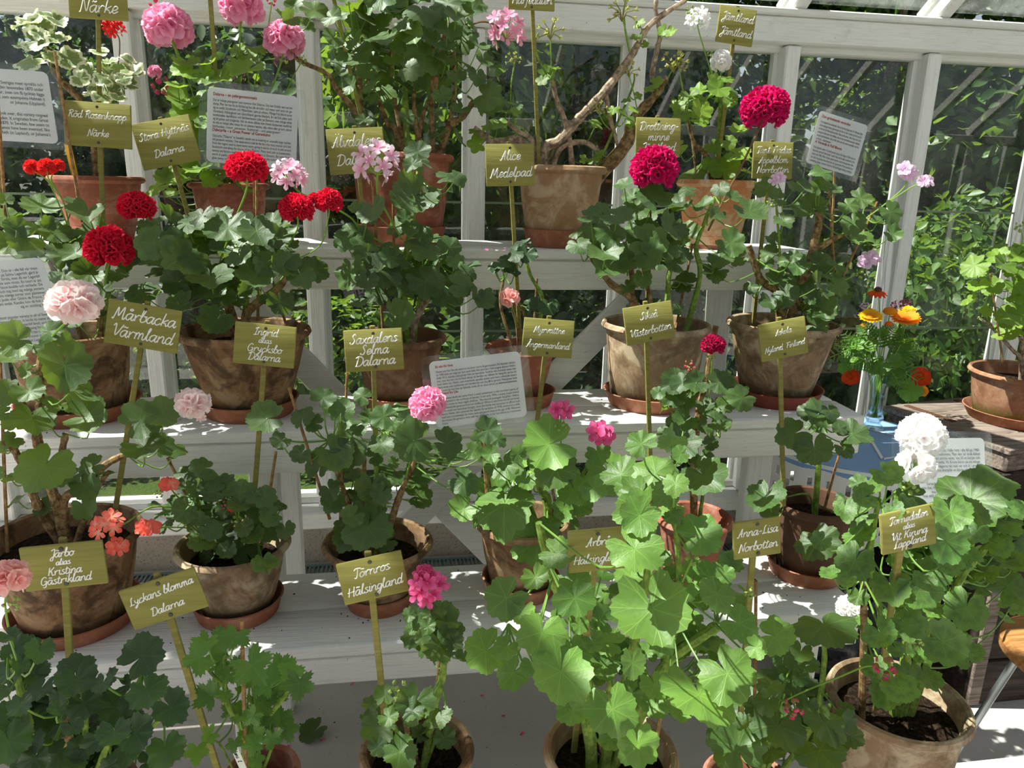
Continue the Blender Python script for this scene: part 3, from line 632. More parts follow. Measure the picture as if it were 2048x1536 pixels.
SG = [
(196, 0, 110, 72, 2, 2.09, (198, 345), ['', 'Närke'], 'olive sign cut off by the top edge above the variegated plant'),
(196, 250, 126, 84, 4, 1.95, (207, 520), ['Röd Rosenknopp', 'Närke'], 'olive sign reading Röd Rosenknopp Närke below the variegated leaves'),
(333, 285, 114, 88, -11, 1.98, (378, 440), ['Stora Hyttnäs', 'Dalarna'], 'tilted olive sign reading Stora Hyttnäs Dalarna left of the upright text sheet'),
(713, 302, 112, 86, -3, 1.97, (731, 480), ['Älvdalens', 'Dalarna'], 'olive sign partly hidden behind the pale pink flower, reading Älvdal'),
(1020, 330, 98, 80, -1, 1.88, (1043, 712), ['Alice', 'Medelpad'], 'olive sign reading Alice Medelpad in front of the big tan pot'),
(1063, -10, 94, 56, 1, 2.10, (1079, 335), ['', 'Härjedalen'], 'olive sign on a long stake cut off by the top edge in the gnarled plant'),
(1472, 52, 78, 68, 7, 2.10, (1438, 330), ['Jämtland', 'Jämtland'], 'olive sign reading Jämtland twice at the upper right'),
(1316, 275, 93, 74, 1, 1.95, (1293, 660), ['Drottning-', 'minne', 'Jämtland'], 'olive sign reading Drottningminne above the magenta flower'),
(1545, 321, 85, 70, 1, 1.97, (1508, 660), ['Tant Fridas', 'Äppelblom', 'Norrbotten'], 'olive sign reading Tant Fridas under the topmost magenta flower'),
(287, 653, 138, 86, 12, 1.56, (218, 1085), ['Mårbacka', 'Värmland'], 'tilted olive sign reading Mårbacka Värmland on a slanting stake'),
(530, 690, 118, 82, 8, 1.55, (500, 1090), ['Ingrid', 'alias', 'Grycksbo', 'Dalarna'], 'olive sign reading Ingrid alias Grycksbo Dalarna before the dark stained pot'),
(748, 700, 115, 82, -1, 1.53, (757, 1090), ['Saxdalens', 'Selma', 'Dalarna'], 'olive sign reading Saxdalens Selma Dalarna'),
(1096, 676, 103, 74, 6, 1.57, (1055, 1030), ['Myrvattne', 'Ångermanland'], 'olive sign reading Myrvattne Ångermanland above the small text sheet'),
(1298, 646, 101, 74, -8, 1.57, (1306, 1020), ['Sikeå', 'Västerbotten'], 'olive sign reading Sikeå Västerbotten before the tan pot'),
(1566, 678, 100, 74, -9, 1.50, (1571, 1015), ['Askola', 'Nyland, Finland'], 'olive sign reading Askola Nyland, Finland before the streaked pot'),
(129, 1131, 154, 90, -2, 1.06, (150, 1580), ['Järbo', 'alias', 'Kristina', 'Gästrikland'], 'olive sign reading Järbo alias Kristina Gästrikland before the large brown pot'),
(329, 1197, 150, 86, -15, 1.06, (437, 1560), ['Lyckans blomma', 'Dalarna'], 'tilted olive sign reading Lyckans blomma Dalarna'),
(746, 1155, 130, 86, -9, 1.04, (775, 1500), ['Törnros', 'Hälsingland'], 'olive sign reading Törnros Hälsingland left of the pink flower on a tall stem'),
(1195, 1099, 120, 86, -1, .97, (1150, 1510, 1.06), ['Arbrå', 'Hälsingland'], 'olive sign reading Arbrå partly covered by the large pale leaves'),
(1513, 1076, 100, 76, -4, .99, (1478, 1530, 1.12), ['Anna-Lisa', 'Norbotten'], 'olive sign reading Anna-Lisa Norbotten'),
(1815, 1058, 118, 84, -8, .90, (1757, 1425, 1.03), ['Tornedalen', 'alias', 'Vit Kiruna', 'Lappland'], 'olive sign reading Tornedalen alias Vit Kiruna Lappland below the white flowers'),
(417, -48, 110, 80, -1, 2.09, (444, 350), [], 'olive sign on a stake rising out of the picture among the pink flowers'),
(652, -52, 110, 80, -6, 2.09, (737, 300), [], 'olive sign on a stake rising out of the picture left of the bushy plant'),
]
for a in SG: sign(*a, slope=0.06 if a[4] < -5 else (.03 if a[4] < 2 else 0))

# ---------------------------------------------------------------- laminated text sheets
def text_geo(txt, size, bold=0.0):
    cu = bpy.data.curves.new('t', 'FONT'); cu.body = txt; cu.size = size; cu.resolution_u = 2; cu.offset = bold
    o = bpy.data.objects.new('t', cu); COL.objects.link(o); dg = bpy.context.evaluated_depsgraph_get()
    me = o.evaluated_get(dg).to_mesh(); vs = [v.co.copy() for v in me.vertices]; fs = [tuple(p.vertices) for p in me.polygons]
    o.evaluated_get(dg).to_mesh_clear(); bpy.data.objects.remove(o); bpy.data.curves.remove(cu); return vs, fs
def rrect(w_, h_, r):
    pts = []
    for cx, cy, a0 in ((w_/2-r, h_/2-r, 0), (-w_/2+r, h_/2-r, 90), (-w_/2+r, -h_/2+r, 180), (w_/2-r, -h_/2+r, 270)):
        for k in range(7): a = math.radians(a0+k*15); pts.append((cx+r*math.cos(a), cy+r*math.sin(a)))
    return pts
def slab(mb, w_, h_, r, z0, z1, F, bend=0.0):
    pts = rrect(w_, h_, r); n = len(pts); vs = [F(x, y, z1) for x, y in pts]+[F(x, y, z0) for x, y in pts]
    fs = [tuple(range(n)), tuple(range(2*n-1, n-1, -1))]+[(n+i, n+(i+1) % n, (i+1) % n, i) for i in range(n)]
    mb.add(vs, fs)
def sheet(px, py, wpx, hpx, ang, Y, blocks, label, end, margin=.055, tilt=.12, yaw=0.0, shear=0.0, pad=.075, padl=None):
    C = P(px, py, Y); k = mpp(C); W, H = wpx*k, hpx*k*1.03
    a = math.radians(ang-1.4); X0 = Vector((math.cos(yaw), math.sin(yaw), 0)); N = Vector((X0.y, -X0.x, 0)); Z0 = (Vector((0, 0, 1))-N*tilt).normalized(); N = X0.cross(Z0)
    ax = X0*math.cos(a)-Z0*math.sin(a); ay = X0*math.sin(a)+Z0*math.cos(a)
    F = lambda x, y, z: C+ax*(x+shear*y)+ay*y+N*z
    root = thing('text_sheet', C, label, 'text sheet', 'laminated text sheets')
    mb = MB(); slab(mb, W*(1-2*pad), H*(1-2*pad), W*.05, -.0003, .0003, F); mb.build('paper', M['paper'], root, smooth=False)
    mb = MB(); slab(mb, W, H, W*.06, -.0010, .0010, F); mb.build('laminate', M['film'], root, smooth=False)
    x0, x1 = -W/2*(1-2*pad-2*margin), W/2*(1-2*pad-2*margin)
    blk, red = MB(), MB(); y = H/2*(1-2*pad)-H*.065
    tot = sum({'h': 1.55, 'p': 1.0, 'e': 1.0, 's': .7, 'r': 1.0}[b[0]] for b in blocks); lh = H*(1-2*pad)*.90/tot
    for kind, txt in blocks:
        if kind == 's': y -= lh*.7; continue
        sz = lh*(1.12 if kind == 'h' else .98); vs, fs = text_geo(txt, sz, .0 if kind != 'h' else sz*.018)
        if vs:
            mx, mn = max(v.x for v in vs), min(v.x for v in vs); sc = (x1-x0)/(mx-mn) if kind == 'p' else min(.82, (x1-x0)/(mx-mn)); xo = x0
            if kind == 'r': sc = .82; xo = x1-(mx-mn)*sc
            if kind == 'h': red = MB()
            (red if kind == 'h' else blk).add([F(xo+(v.x-mn)*sc, y-lh*.55+v.y, .00135) for v in vs], fs)
            if kind == 'h': red.build('heading', M['ink_red'], root, smooth=False)
        y -= lh*(1.55 if kind == 'h' else 1.0)
    blk.build('print', M['ink_black'], root, smooth=False)
    e = P(*end, Y); e = e-N*((e-C).dot(N)+.007); MB().bar(e, C-N*.007, .006, .004, bev=.0008).build('cane', M['cane'], root)
sheet(505, 258, 204, 164, 5.5, 1.985, [('h', 'Dalarna – en pelargonstormakt'), ('p', 'Det är många pelargoner som kommer från Dalarna. Det kan förstås vara en ren'), ('p', 'slump. Men det kan ha sin förklaring hos alla de kullor och masar som varje vår gav'),
 ('p', 'sig av nedåt Stockholm och Mälardalen i jakt på arbete. Många från bland annat'), ('p', 'Värmland, Hälsingland och Gästrikland gjorde likadant. En del fick plats som'), ('p', 'hembiträden, barnflickor och fabriksarbetare (eller på Skansen), men många sökte'),
 ('p', 'sig till parker och trädgårdar. När de vände tillbaka hem framåt höstkanten medförde'), ('p', 'de ofta en mängd olika växter för att plantera hemma, sälja vidare eller ge bort, såsom'), ('e', 'bärbuskar, rosor, perenner, fruktträd – och pelargoner!'), ('h', 'Dalecarlia – a Great Power of Geraniums'),
 ('p', 'Dalecarlia (”Dalarna” in Swedish) stands out as boasting an unusually large number'), ('p', 'old geranium varieties. One explanation could be the fact that many women and men'), ('p', 'from this region used to leave home every spring in search of work in and around'),
 ('p', 'Stockholm and along the shores of lake Mälaren. Many took jobs as housemaids,'), ('p', 'nannies and factory workers (or, in some cases, here at Skansen). But some found'), ('p', 'work in parks and gardens. When going north in the autumn, many had'), ('e', 'give away ones')],
 'upright laminated text sheet about Dalarna behind the red and pale pink flowers', (512, 420))
sheet(957, 779, 216, 152, -5, 1.50, [('h', 'En vän för livet'), ('p', 'Denna sort har fått sitt namn av ett torp i norra Ångermanland. Dit flyttade i början'), ('p', 'av 1900-talet ett ungt par som med tiden fick åtta barn. Näst yngsta dottern Helmi,'), ('p', 'född 1912, mindes pelargonen från sin barndom. Varifrån den kommit visste hon'),
 ('p', 'inte, men den kan inte ha blivit inköpt då familjen var alldeles för fattig för att ha råd'), ('p', 'med sådan lyx. Helmi, som överlevde spanska sjukan som barn, arbetade senare'), ('p', 'bland annat som mjölkerska och hembiträde och dog 88 år gammal. Pelargonen hade'), ('e', 'hon med sig vart hon än flyttade, ända till sin sista adress på ålderbomshemmet.'),
 ('h', 'A Friend for Life'), ('p', 'This variety lends its name from a small settlement in the northern parts of'), ('p', 'Ångermanland in the northeast of Sweden. In the early 1900s, a young couple moved'), ('p', 'here to come to have eight children. The second youngest daughter, Helmi,'), ('p', 'remembered this geranium from her childhood. Where it came from she did not know,'),
 ('p', 'but it could not have been bought, since the family was too poor to afford such'), ('p', 'luxury. Helmi, who survived the Spanish flu epidemic of 1918, worked as a milk-'), ('p', 'maid and a housekeeper for many years and passed away at the age of 88. Wherever'), ('p', 'she moved, the geranium went with her, all the way to her last address at a retirement'), ('e', 'home.')],
 'laminated text sheet right of the pink pompon flower before the slim red pot', (971, 1010), tilt=.2)
sheet(1674, 288, 128, 118, 15, 2.0, [('h', 'Den grönskande verandan'), ('p', 'Frida Asplund drev lanthandel i Salmi en bit från Haparanda. På 1940-talet fyllde'), ('p', 'denna pelargon hennes glasveranda och det var känt i trakten att folk kom för'), ('p', 'att titta när det blommade som bäst. Nästa årstid annars, efter Fridas död, hade'), ('p', 'pelargonen delat tyvärr bort alldeles, men ett sista återstående exemplar räddades'), ('p', 'hennes barndomshem. Det är från detta som alla senare exemplar, det här'), ('e', 'också, stammar.'),
 ('h', 'A Veranda in Full Bloom'), ('p', 'Frida Asplund, owner of a small grocery shop in the village of Salmi close to'), ('p', 'Haparanda near the Finnish border, is said to have had her glass veranda full of this'), ('p', 'variety in the 1940s. When in bloom, people came by to admire the geraniums. After'), ('p', 'her death, the geranium was almost lost, but a great show of love saved the last'), ('e', 'remaining plants, nursed it back to life and began taking cuttings.')],
 'laminated text sheet tilted against the glass panes at the upper right', (1655, 470))
sheet(-8, 610, 262, 198, -4, 1.60, [('s', ''), ('r', 'pelargon. Den är i alla fall vår mest'), ('r', 'nämnade på Selma Lagerlöfs gård är'), ('r', 'den för första, men då var Lagerlöf'), ('r', 'eller inte som visste. En teori är att'), ('r', 'Karna Carlsson bodde och verkade. De'), ('r', '0-talet och tog med sig många sorters'), ('r', 'fanns många sorter som påminner'), ('r', 'Madame Jaulin eller Gloire de France. Så'), ('r', 'hans ateljé. Kanske hon då fick med'), ('r', 'sig en stickling hem?            '), ('s', ''), ('s', ''),
 ('r', 'the most popular variety in all of Sweden'), ('r', 'ns, however, are unclear. It lends its name after'), ('r', 'warded author Selma Lagerlöf lived, and dates'), ('r', 'at Lagerlöf spotted it when posing for a portrait'), ('r', 'he Larssons made several trips to France. At'), ('r', 'of all kinds were around in France, like'), ('r', 'these that Lagerlöf took with')],
 'laminated text sheet at the left edge behind the blush pink flower', (60, 1080), tilt=.2, shear=-.16)
sheet(3, 210, 224, 158, 3, 1.93, [('s', ''), ('s', ''), ('r', 'sort Sveriges mest spridda och'), ('r', 'n, där den lanserades 1870 under'), ('r', 'ngångar, även om få tycktes lägga'), ('r', 'ra, som exempelvis Halmén (i'), ('r', 'or Johanna (Uppland).       '), ('s', ''), ('s', ''), ('r', 'ad took over, this variety reigned'), ('r', 'of Sweden. It originates from Great'), ('r', 'or in 1870. In Sweden, few seem to'), ('r', 'local names have been invented, like'), ('r', 'Grandma Reth (in Lapland), or Johanna’s'), ('s', '')],
 'laminated text sheet at the left edge under the variegated leaves', (12, 620), shear=-.1)
sheet(1886, 950, 222, 168, 2.5, 1.36, [('s', ''), ('s', ''), ('r', 'pelargon fanns i folks hem i alla fall på 1940-'), ('r', 'en fattigmansblomma. Men den var ändå älskad'), ('r', 'som rosen med samma namn: vita till en början och'), ('r', 'skiftande. Att den också kallas Vit Kiruna beror på att många'), ('r', 'två hem: ett under vardagarna när man var och är i gruvan'), ('r', 'fanns också minst två exemplar av denna pelargon: ett i'), ('r', 'sommar.                                  '), ('s', ''), ('s', ''),
 ('r', 'Tornedalen, the valley which marks the border'), ('r', 'means that this geranium was well-known in the area'), ('r', 'was viewed as a indication of poverty. The'), ('r', 'rose with which it also shares the blossoms of the'), ('r', 'before slowly changing. Quite'), ('r', 'the fact that many miners'), ('r', 'have homes. One is')],
 'grey tinted laminated text sheet behind the white flowers at the right', (1872, 1120), tilt=.45, shear=.1)
# ---------------------------------------------------------------- leaves
SEGN = 56
_psi = np.arange(SEGN)*2*np.pi/SEGN
def leaf_shape(kind):
    ps = _psi
    nd = np.minimum(ps, 2*np.pi-ps)
    if kind == 'ivy':
        notch = .25+.75*np.clip(nd/.75, 0, 1)**.6; lob = .68+.32*np.abs(np.sin(2.5*ps))**.8; nl = 5; cren = 0
    elif kind == 'cut':
        lob = .6+.4*np.abs(np.sin(2.5*ps))**.9; notch = .3+.7*np.clip(nd/.8, 0, 1); nl = 5; cren = .10
    elif kind == 'curl':
        lob = .82+.18*np.abs(np.sin(3.5*ps))**.45; notch = .14+.86*np.clip(nd/.5, 0, 1)**.5; nl = 7; cren = .04
    else:
        lob = .83+.17*np.abs(np.sin(3.5*ps))**.45; notch = .12+.88*np.clip(nd/.5, 0, 1)**.5; nl = 7; cren = .026
    r = lob*notch
    r = r*(1+cren*np.where(np.arange(SEGN) % 2 == 0, 1, -1))
    g = np.abs(np.cos(nl/2*ps)) if kind != 'zz' else None
    return r, g
SHAPES = {k: leaf_shape(k) for k in ('zonal', 'ivy', 'cut', 'curl')}
COSP, SINP = np.cos(_psi).tolist(), np.sin(_psi).tolist()
TS = np.array([.22, .48, .74, .90, 1.0])
def add_leaf(mb, pos, nrm, toward, R, kind='zonal', yel=.2, cup=None, mat=0):
    r, g = SHAPES[kind]; q = random
    nrm = nrm.normalized(); s = (toward-nrm*toward.dot(nrm)); s = s.normalized() if s.length > 1e-5 else nrm.orthogonal().normalized(); b = nrm.cross(s)
    cup = q.uniform(-.18, .30) if cup is None else cup
    ph, w1, w2, fold = q.uniform(0, 6.3), q.uniform(.04, .16), q.uniform(.02, .075), q.uniform(-.05, .30)
    if kind == 'curl': w1 *= 1.5; w2 *= 1.8
    if kind == 'cut': fold = q.uniform(.1, .4)
    droop = q.uniform(.0, .18); ax_ = q.uniform(.9, 1.08)
    r2 = r*(1+.05*np.sin(_psi*2+ph)+.03*np.sin(3*_psi+ph*2))
    T = TS[:, None]; x = T*r2*np.cos(_psi)*ax_; y = T*r2*np.sin(_psi)
    rad = T*r2
    z = cup*rad**2+w1*rad**2*np.sin(3*_psi+ph)+w2*rad**3*np.sin(7*_psi+ph)+fold*(np.abs(y)*.6-.15)-droop*np.clip(-x, 0, 1)**2
    z = z+.02*np.where(g < .5, 1, -1)*T*(1-.3*T)
    z = np.where(T < .3, z*.9, z)
    V = np.stack([x, y, z], -1).reshape(-1, 3)*R
    A = np.array([[s.x, b.x, nrm.x], [s.y, b.y, nrm.y], [s.z, b.z, nrm.z]])
    V = V@A.T+np.array(pos)
    z0 = np.array(pos)+np.array(nrm)*R*(-.015-.09*fold)
    yv = min(1, max(0, yel))
    lt = min(1.15, max(.55, q.gauss(.92, .16)))
    C = [(.5, .5, yv, lt)]
    for t in TS: C += [(.5+.5*t*a_, .5+.5*t*b_, yv, lt) for a_, b_ in zip(COSP, SINP)]
    n = SEGN; F = [(0, 1+k, 1+(k+1) % n) for k in range(n)]
    for i in range(len(TS)-1):
        a = 1+i*n
        F += [(a+k, a+n+k, a+n+(k+1) % n, a+(k+1) % n) for k in range(n)]
    # from the centre: sinus points towards +s, petiole joins at the origin
    mb.add(np.vstack([z0[None], V]).tolist(), F, C, mat)

OX = {'c1': (0, 0), 'c2': (674, 0), 'c3': (1348, 0), 'c4': (0, 505), 'c5': (674, 505), 'c6': (1348, 505), 'c7': (0, 1011), 'c8': (674, 1011), 'c9': (1348, 1011)}
SCL = 700/2048
def px(crop, x, y): return OX[crop][0]+x*SCL, OX[crop][1]+y*SCL
def parse(s):
    crop = None; out = []
    for tk in s.split():
        if tk[0] == 'c': crop = tk; continue
        f = [float(v) for v in tk.split(',')]; x, y = px(crop, f[0], f[1])
        out.append((x, y, f[2]*SCL if len(f) > 2 else 0, *f[3:]))
    return out

# ---------------------------------------------------------------- flowers
def petal_geo(mb, base, d, nrm, L, W, cup=.25, ruf=.0, tip=0.0, jit=0.0):
    d = d.normalized(); s = nrm.cross(d).normalized(); n = d.cross(s)
    prof = ((0, .16), (.3, .55), (.62, .95), (.86, .92), (1.0, .52)); vs = []; cs = []
    ph = random.uniform(0, 6.3); rz = random.random()
    for t, wv in prof:
        for j, sgn in enumerate((-1, -.5, 0, .5, 1)):
            zz = cup*(t*t)*L*.5-abs(sgn)*0+cup*.35*L*wv*sgn*sgn*.5+ruf*L*math.sin(ph+sgn*4.5+t*4)*t
            bulge = -.10*L*sgn*sgn if t > .8 else 0
            vs.append(base+d*(L*t+bulge)+s*(W*.5*wv*sgn)+n*zz); cs.append((t, abs(sgn), rz*.5, 1))
    fs = []
    for i in range(4):
        for j in range(4): a = i*5+j; fs.append((a, a+1, a+6, a+5))
    mb.add(vs, fs, cs)
def floret(mb, base, nrm, R, npet=5, cup=.3, ruf=.05, layers=1, open_=.35, wid=.8):
    nrm = nrm.normalized(); e = nrm.orthogonal().normalized(); a0 = random.uniform(0, 6.3)
    for ly in range(layers):
        RR = R*(1-.28*ly)
        for k in range(npet):
            a = a0+ly*.6+2*math.pi*k/npet+random.uniform(-.15, .15)
            dd = (Matrix.Rotation(a, 3, nrm) @ e)*(1-.35*ly)+nrm*(open_+.55*ly+random.uniform(-.12, .12))
            petal_geo(mb, base+nrm*(.03*R*ly), dd, nrm, RR*random.uniform(.88, 1.08), RR*wid*random.uniform(.9, 1.1), cup, ruf)
VIEW = lambda p: (EYE-p).normalized()
def fib(n):
    for i in range(n):
        z = 1-2*(i+.5)/n; a = i*2.39996+random.uniform(-.2, .2); q = math.sqrt(max(0, 1-z*z)); yield Vector((q*math.cos(a), q*math.sin(a), z))
def flower(root, x, y, rpx, typ, col, Y, stalk=None, sy=1.0, stalkY=None, name='flower_head', lab=None, red=False, fl=None, cnt=22):
    C = P(x, y, Y); R = rpx*mpp(C); mb = MB()
    if typ == 'pom':                    # dense ball of double florets
        for d in fib(46):
            if d.z < -.55: continue
            p = C+Vector((d.x, d.y, d.z*sy))*R*.62*random.uniform(.9, 1.05)
            floret(mb, p, d+Vector((random.uniform(-.2, .2),)*3), R*(fl or .43), 5, .55, .16, 2, .45, .95)
    elif typ == 'double':               # fewer, larger semi-double florets
        for d in fib(cnt):
            if d.z < -.6: continue
            p = C+Vector((d.x, d.y, d.z*sy))*R*.52*random.uniform(.9, 1.1)
            floret(mb, p, d, R*(fl or .58), 5, .32, .06, 2, .28, 1.0)
    elif typ == 'umbel':                # loose single florets, five petals each
        for d in fib(20 if cnt == 22 else cnt):
            if d.z < -.7 or (d.z < -.25 and random.random() < .4): continue
            p = C+Vector((d.x, d.y, d.z*sy))*R*.68*random.uniform(.85, 1.1)
            floret(mb, p, d*.7+VIEW(p)*.45+Vector((0, 0, .15)), R*(fl or .46), 5, .22, .04, 1, .12, .62)
    elif typ == 'few':
        for k in range(int(fl or 4)):
            a = k*2.4+x; d = Vector((math.cos(a)*.8, -.5, .35*math.sin(a*1.3))); p = C+d*R*.42
            floret(mb, p, d*.55+VIEW(p)*.6+Vector((0, 0, .2)), R*.6, 5, .12, .05, 1, .08, .75)
    elif typ == 'buds':
        for d in fib(9):
            p = C+d*R*.7; q = p+(d*.5+Vector((0, 0, -.35)))*R*.55
            mb.tube(crom([p, p.lerp(q, .5), q], 3), [R*.05]+[R*.23]*4+[R*.26, R*.06], 7)
            mb.c[-49:] = [(.9 if i > 20 else .2, 1, 0, 1) for i in range(49)]
    elif typ == 'dry':
        for d in fib(14):
            if d.z < -.4: continue
            q = C+d*R*.8; mb.tube([C-Vector((0, 0, R*.5)), C+d*R*.3, q], R*.035, 4)
            floret(mb, q, d, R*.34, 4, .3, .1, 1, 1.2, .5)
    h = mb.build(name, M[col], root)
    if lab: h['label'] = lab
    if typ in ('umbel', 'few', 'double'):
        s = MB()
        for d in list(fib(12)):
            if d.z > -.5: s.tube([C-Vector((0, 0, R*.35)), C+Vector((d.x, d.y, d.z*sy))*R*.55], R*.02, 4)
        s.build('floret_stalks', M['stalk'], h)
    if stalk:
        pts = [C-Vector((0, 0, R*.3*sy))]; m = len(stalk)
        for i, (sx, sy_) in enumerate(stalk):
            yy = Y+((stalkY if stalkY is not None else Y)-Y)*(i+1)/m; pts.append(P(sx, sy_, yy))
        MB().tube(crom(pts, 6), [max(.0016, min(.0026, R*.05))]*(6*m+1) if m > 1 else [.002]*7, 6).build('flower_stalk', M['stalk_red' if red else 'stalk'], h)
    return h

# ---------------------------------------------------------------- plants
def plant(key, stems, leaves, mat='leaf', kind='zonal', up=.55, cam_=.55, spread=.13, yel=.2, fill=(), flowers=(), canes=(), pet=True, front=.0):
    pt = POT[key]; root, c, Y0 = pt['root'], pt['c'], pt['Y']
    samples = []
    for stm in stems:                    # (list of points 'crop x,y,dy', r0, r1, material)
        pstr, r0, r1, sm = stm
        ps = parse(pstr); pts = [P(a[0], a[1], Y0+a[2]/SCL) for a in ps]
        # the first point is pulled on to the soil inside the pot
        if len(stm) == 4 and True:
            f = pts[0]; d = Vector((f.x-c.x, f.y-c.y)); lim = pt['rr']*.75
            if d.length > lim: d = d.normalized()*lim
            if abs(f.z-c.z) < .16: pts[0] = Vector((c.x+d.x, c.y+d.y, c.z-.01))
        cr = crom(pts, 6); m = len(cr)
        MB().tube(cr, [r0+(r1-r0)*i/(m-1) for i in range(m)], 8, knots=.28).build('stem', M[sm], root)
        samples += cr
    if not samples: samples = [c+Vector((0, 0, .02*i)) for i in range(6)]
    mb = MB(); L = parse(leaves)
    for (crop, cx, cy, rx, ry, n, r) in fill:
        for _ in range(n):
            a = random.uniform(0, 6.3); q = math.sqrt(random.random()); X, Yp = px(crop, cx+rx*q*math.cos(a), cy+ry*q*math.sin(a))
            L.append((X, Yp, r*random.uniform(.65, 1.15)*SCL, .04+random.uniform(-.03, .06)))
    for lf in L:
        x, y, r = lf[:3]
        dy = lf[3] if len(lf) > 3 else random.uniform(-spread, spread*.35)-min(.04, r*.0007)+front
        p = P(x, y, Y0+dy); R = r*mpp(p)*1.0
        st_ = min(samples, key=lambda s_: (s_-p).length+max(0, s_.z-p.z)*1.2)
        out = (p-st_); out.z *= .3; out = out.normalized() if out.length > 1e-4 else Vector((0, -1, 0))
        v = VIEW(p)
        n_ = Vector((0, 0, up+.14))+v*cam_+out*.32+Vector((random.gauss(0, .3), random.gauss(0, .3), random.gauss(0, .2)))
        to = (st_-p)+Vector((random.gauss(0, .02), random.gauss(0, .02), -.02))
        ye = lf[4] if len(lf) > 4 else max(0, random.gauss(yel, .12))
        add_leaf(mb, p, n_, to, R, kind, ye)
        if pet and (st_-p).length > R*.3:
            n_.normalize(); dl = (st_-p).length
            mb.tube(crom([p-n_*.001, p-n_*min(.03, dl*.3)+(st_-p)*.3-Vector((0, 0, .12*dl)), st_], 4), [.0014]*4+[.0017]*5, 5, mat=1)
    mb.build('foliage', [M[mat], M['petiole']], root)
    for cn in canes:
        a, b = parse(cn); p, q = P(a[0], a[1], Y0+a[2]/SCL), P(b[0], b[1], Y0+b[2]/SCL)
        MB().tube([p, p.lerp(q, .3), p.lerp(q, .6), q], [.0036, .0034, .0033, .003], 7).build('cane', M['cane'], root)
    for f in flowers:                    # (crop x y r type colour dy [stalk string] [options])
        crop, x, y, r, typ, col, dy = f[:7]; X, Yp = px(crop, x, y); stk = None
        if len(f) > 7 and f[7]: stk = [(q[0], q[1]) for q in parse(f[7])]
        kw = f[8] if len(f) > 8 else {}
        flower(root, X, Yp, r*SCL, typ, col, Y0+dy, stk, stalkY=Y0+kw.pop('sd', 0.0), **kw)

B, G, GR = 'stem_brown', 'stem_green', 'stem_grey'
plant('T0', [('c1 555,1010 550,800 480,600 330,440 290,310 250,180', .010, .006, B), ('c1 565,1010 590,700 560,520 575,450 640,360', .008, .004, B), ('c1 570,720 680,560 720,450', .005, .003, G)],
 'c1 265,80,55 180,130,80 330,120,70 240,150,80 130,265,60 210,240,90 320,230,70 170,360,95 405,345,85 300,330,50 350,210,60 230,190,60 110,150,50 580,300,60 640,360,60 750,345,50 520,430,85 640,420,85 700,400,70 770,430,80 470,460,60 560,500,70 650,520,80 760,490,60 600,560,60 530,550,50 690,570,50 600,460,60 720,460,50',
 'leaf_vari', up=.7, cam_=.4, spread=.08, flowers=[('c1', 672, 168, 72, 'umbel', 'scarlet', -.05, 'c1 700,240 690,380 640,520', {'red': True})])
tg = thing('name_tag', P(145, 345, 2.12), 'yellow plastic plant tag stuck in the reddish pot of the variegated plant', 'plant tag', 'small plastic plant tags')
MB().bar(P(150, 352, 2.13), P(135, 288, 2.10), .016, .0015, bev=.0005).build('tag_strip', M['yellow_tag'], tg)
plant('T1', [('c1 1320,1040 1300,800 1260,600 1200,500', .007, .004, G), ('c1 1340,1040 1400,700 1400,450', .007, .004, G), ('c1 1300,1040 1150,760 1100,640', .006, .003, G), ('c1 1350,1040 1480,650 1540,500', .006, .003, G)],
 'c1 1090,370,75 1090,410,90 1190,440,70 1230,370,65 1400,290,55 1420,360,90 1500,290,60 1440,410,110 1290,460,105 1000,510,60 1080,590,110 1100,650,100 1010,680,70 1040,510,80 920,1090,80 1030,1030,95 1100,960,80 1190,980,110 1270,1000,90 1110,1040,60 1010,1130,50 1180,700,110 1170,600,60 1330,450,90 1430,1075,60 1200,560,80 1120,750,80 1160,860,90 1240,1040,70 960,1040,60',
 'leaf_bright', up=.65, cam_=.4, spread=.09, yel=.45, flowers=[('c1', 985, 160, 152, 'double', 'pink', -.04, 'c1 1040,330 1100,560 1150,760', {'sy': .78}), ('c1', 1410, 40, 140, 'double', 'pink', 0, 'c1 1405,200 1400,420 1400,620', {'sy': .8}),
 ('c1', 1665, 230, 130, 'double', 'pink', -.02, 'c1 1640,380 1570,560 1480,700', {'sy': .78}), ('c1', 905, 420, 42, 'double', 'pink', -.05), ('c1', 950, 500, 60, 'buds', 'budpink', -.04, 'c1 1000,580 1080,700'), ('c1', 925, 25, 50, 'buds', 'budpink', -.02, 'c1 980,180 1040,300 1160,640'), ('c1', 1590, 0, 30, 'buds', 'budpink', -.02, 'c1 1570,150 1530,330 1460,620'), ('c1', 1765, 350, 32, 'buds', 'bud', -.02, 'c1 1720,440 1660,560 1500,760')])
